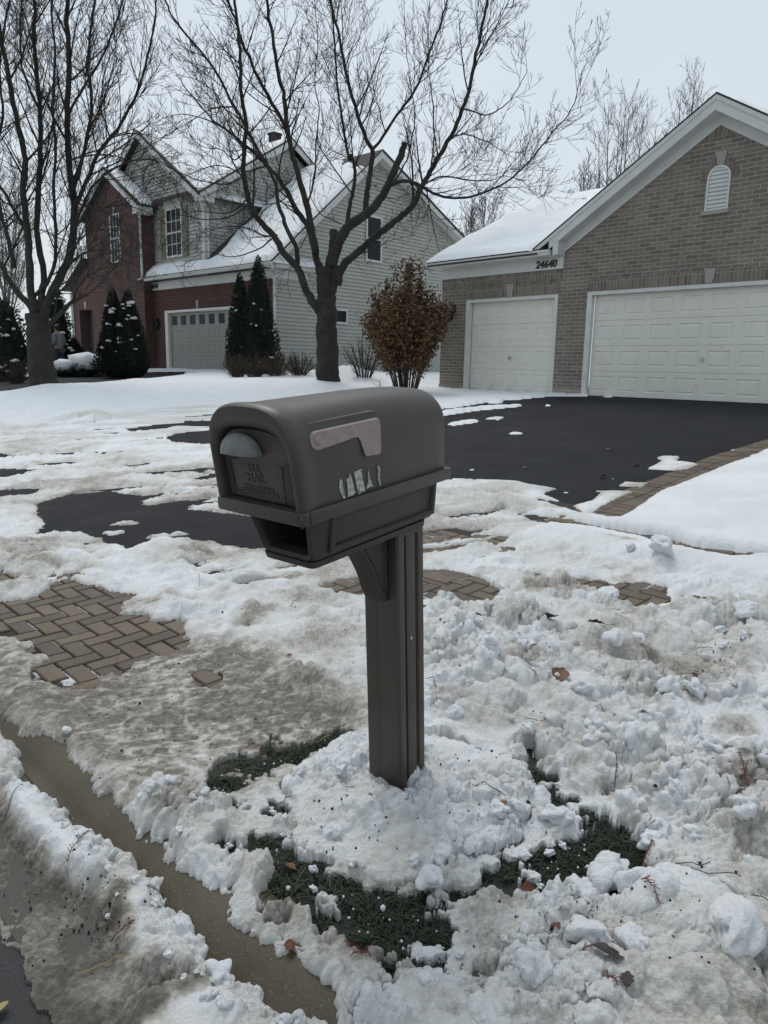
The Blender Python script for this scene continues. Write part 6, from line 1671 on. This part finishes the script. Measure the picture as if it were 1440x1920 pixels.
sc_ = MB(); rs = random.Random(55)
for gi_ in (17, 18, 19, 20):
    P = wpoly(BARE[gi_][0]); x0, y0 = P.min(0) - .03; x1, y1 = P.max(0) + .03
    for _ in range((420, 60, 60, 20)[gi_ - 17]):
        x, y = rs.uniform(x0, x1), rs.uniform(y0, y1); d = sdist(P, np.array([x]), np.array([y]), .3)[0]
        if d > .03 or fbm(np.array([x * 11]), np.array([y * 11]), 301, 3)[0] < -.02 - (.1 if d > -.03 else 0): continue
        r_ = rs.uniform(.0010, .0032) * (1 if rs.random() < .97 else 2); z = snowz(x, y) + .004 + rs.uniform(0, .006)
        q0 = rs.uniform(0, 6); pl = [(x + r_ * math.cos(q0 + q) * rs.uniform(.7, 1.4), y + r_ * math.sin(q0 + q) * rs.uniform(.7, 1.4)) for q in [6.283 * k / 6 for k in range(6)]]
        sc_.rings([[(a, c, z - r_) for a, c in pl], [(x + (a - x) * 1.15, y + (c - y) * 1.15, z) for a, c in pl], [(x + (a - x) * .6, y + (c - y) * .6, z + r_ * .8) for a, c in pl]])
tag(sc_.build('snow_crumbs', MT['snowclod'], None, smooth=True, fixn=False), 'tiny crumbs of snow scattered over the dark grass', 'snow crumbs', kind='stuff')

# ================================================================== LIGHT
w = bpy.data.worlds.new('World'); S.world = w; w.use_nodes = True; nt = w.node_tree
bg = nt.nodes['Background']; sky = nt.nodes.new('ShaderNodeTexSky'); sky.sky_type = 'NISHITA'; sky.sun_disc = False
EL, AZ = R(58), R(-18)
sky.sun_elevation = EL; sky.sun_rotation = AZ; sky.air_density = 1.0; sky.dust_density = 3.0; sky.ozone_density = 1.0
# overcast: the clear sky is veiled by an even grey cloud layer
tc = nt.nodes.new('ShaderNodeTexCoord'); sp_ = nt.nodes.new('ShaderNodeSeparateXYZ'); nt.links.new(tc.outputs['Generated'], sp_.inputs[0])
nz = nt.nodes.new('ShaderNodeTexNoise'); nz.inputs['Scale'].default_value = 1.6; nz.inputs['Detail'].default_value = 5; nt.links.new(tc.outputs['Generated'], nz.inputs['Vector'])
cl = nt.nodes.new('ShaderNodeValToRGB'); e = cl.color_ramp.elements
e[0].position = 0.0; e[0].color = (5.7, 6.15, 6.45, 1); e[1].position = .7; e[1].color = (4.5, 5.25, 5.9, 1)
nt.links.new(sp_.outputs['Z'], cl.inputs['Fac'])
mr_ = nt.nodes.new('ShaderNodeMapRange'); nt.links.new(nz.outputs['Fac'], mr_.inputs['Value']); mr_.inputs['To Min'].default_value = .90; mr_.inputs['To Max'].default_value = 1.09
vm = nt.nodes.new('ShaderNodeVectorMath'); vm.operation = 'SCALE'; nt.links.new(cl.outputs['Color'], vm.inputs[0]); nt.links.new(mr_.outputs[0], vm.inputs['Scale'])
mx = nt.nodes.new('ShaderNodeMix'); mx.data_type = 'RGBA'; mx.inputs[0].default_value = .88
nt.links.new(sky.outputs['Color'], mx.inputs[6]); nt.links.new(vm.outputs[0], mx.inputs[7]); nt.links.new(mx.outputs[2], bg.inputs['Color'])
bg.inputs['Strength'].default_value = .10
sl_ = bpy.data.lights.new('sun', 'SUN'); sl_.energy = 1.15; sl_.angle = R(28); sl_.color = (1, .97, .93)
so_ = bpy.data.objects.new('sun', sl_); C.objects.link(so_)
dirv = Vector((math.sin(AZ) * math.cos(EL), math.cos(AZ) * math.cos(EL), math.sin(EL)))
so_.rotation_euler = dirv.to_track_quat('Z', 'Y').to_euler(); so_.location = (0, 5, 14)
S.view_settings.view_transform = 'Standard'; S.view_settings.look = 'None'; S.view_settings.exposure = .40; S.view_settings.gamma = 1
S.cycles.use_denoising = True
S.cycles.max_bounces = 6; S.cycles.diffuse_bounces = 3; S.cycles.glossy_bounces = 3
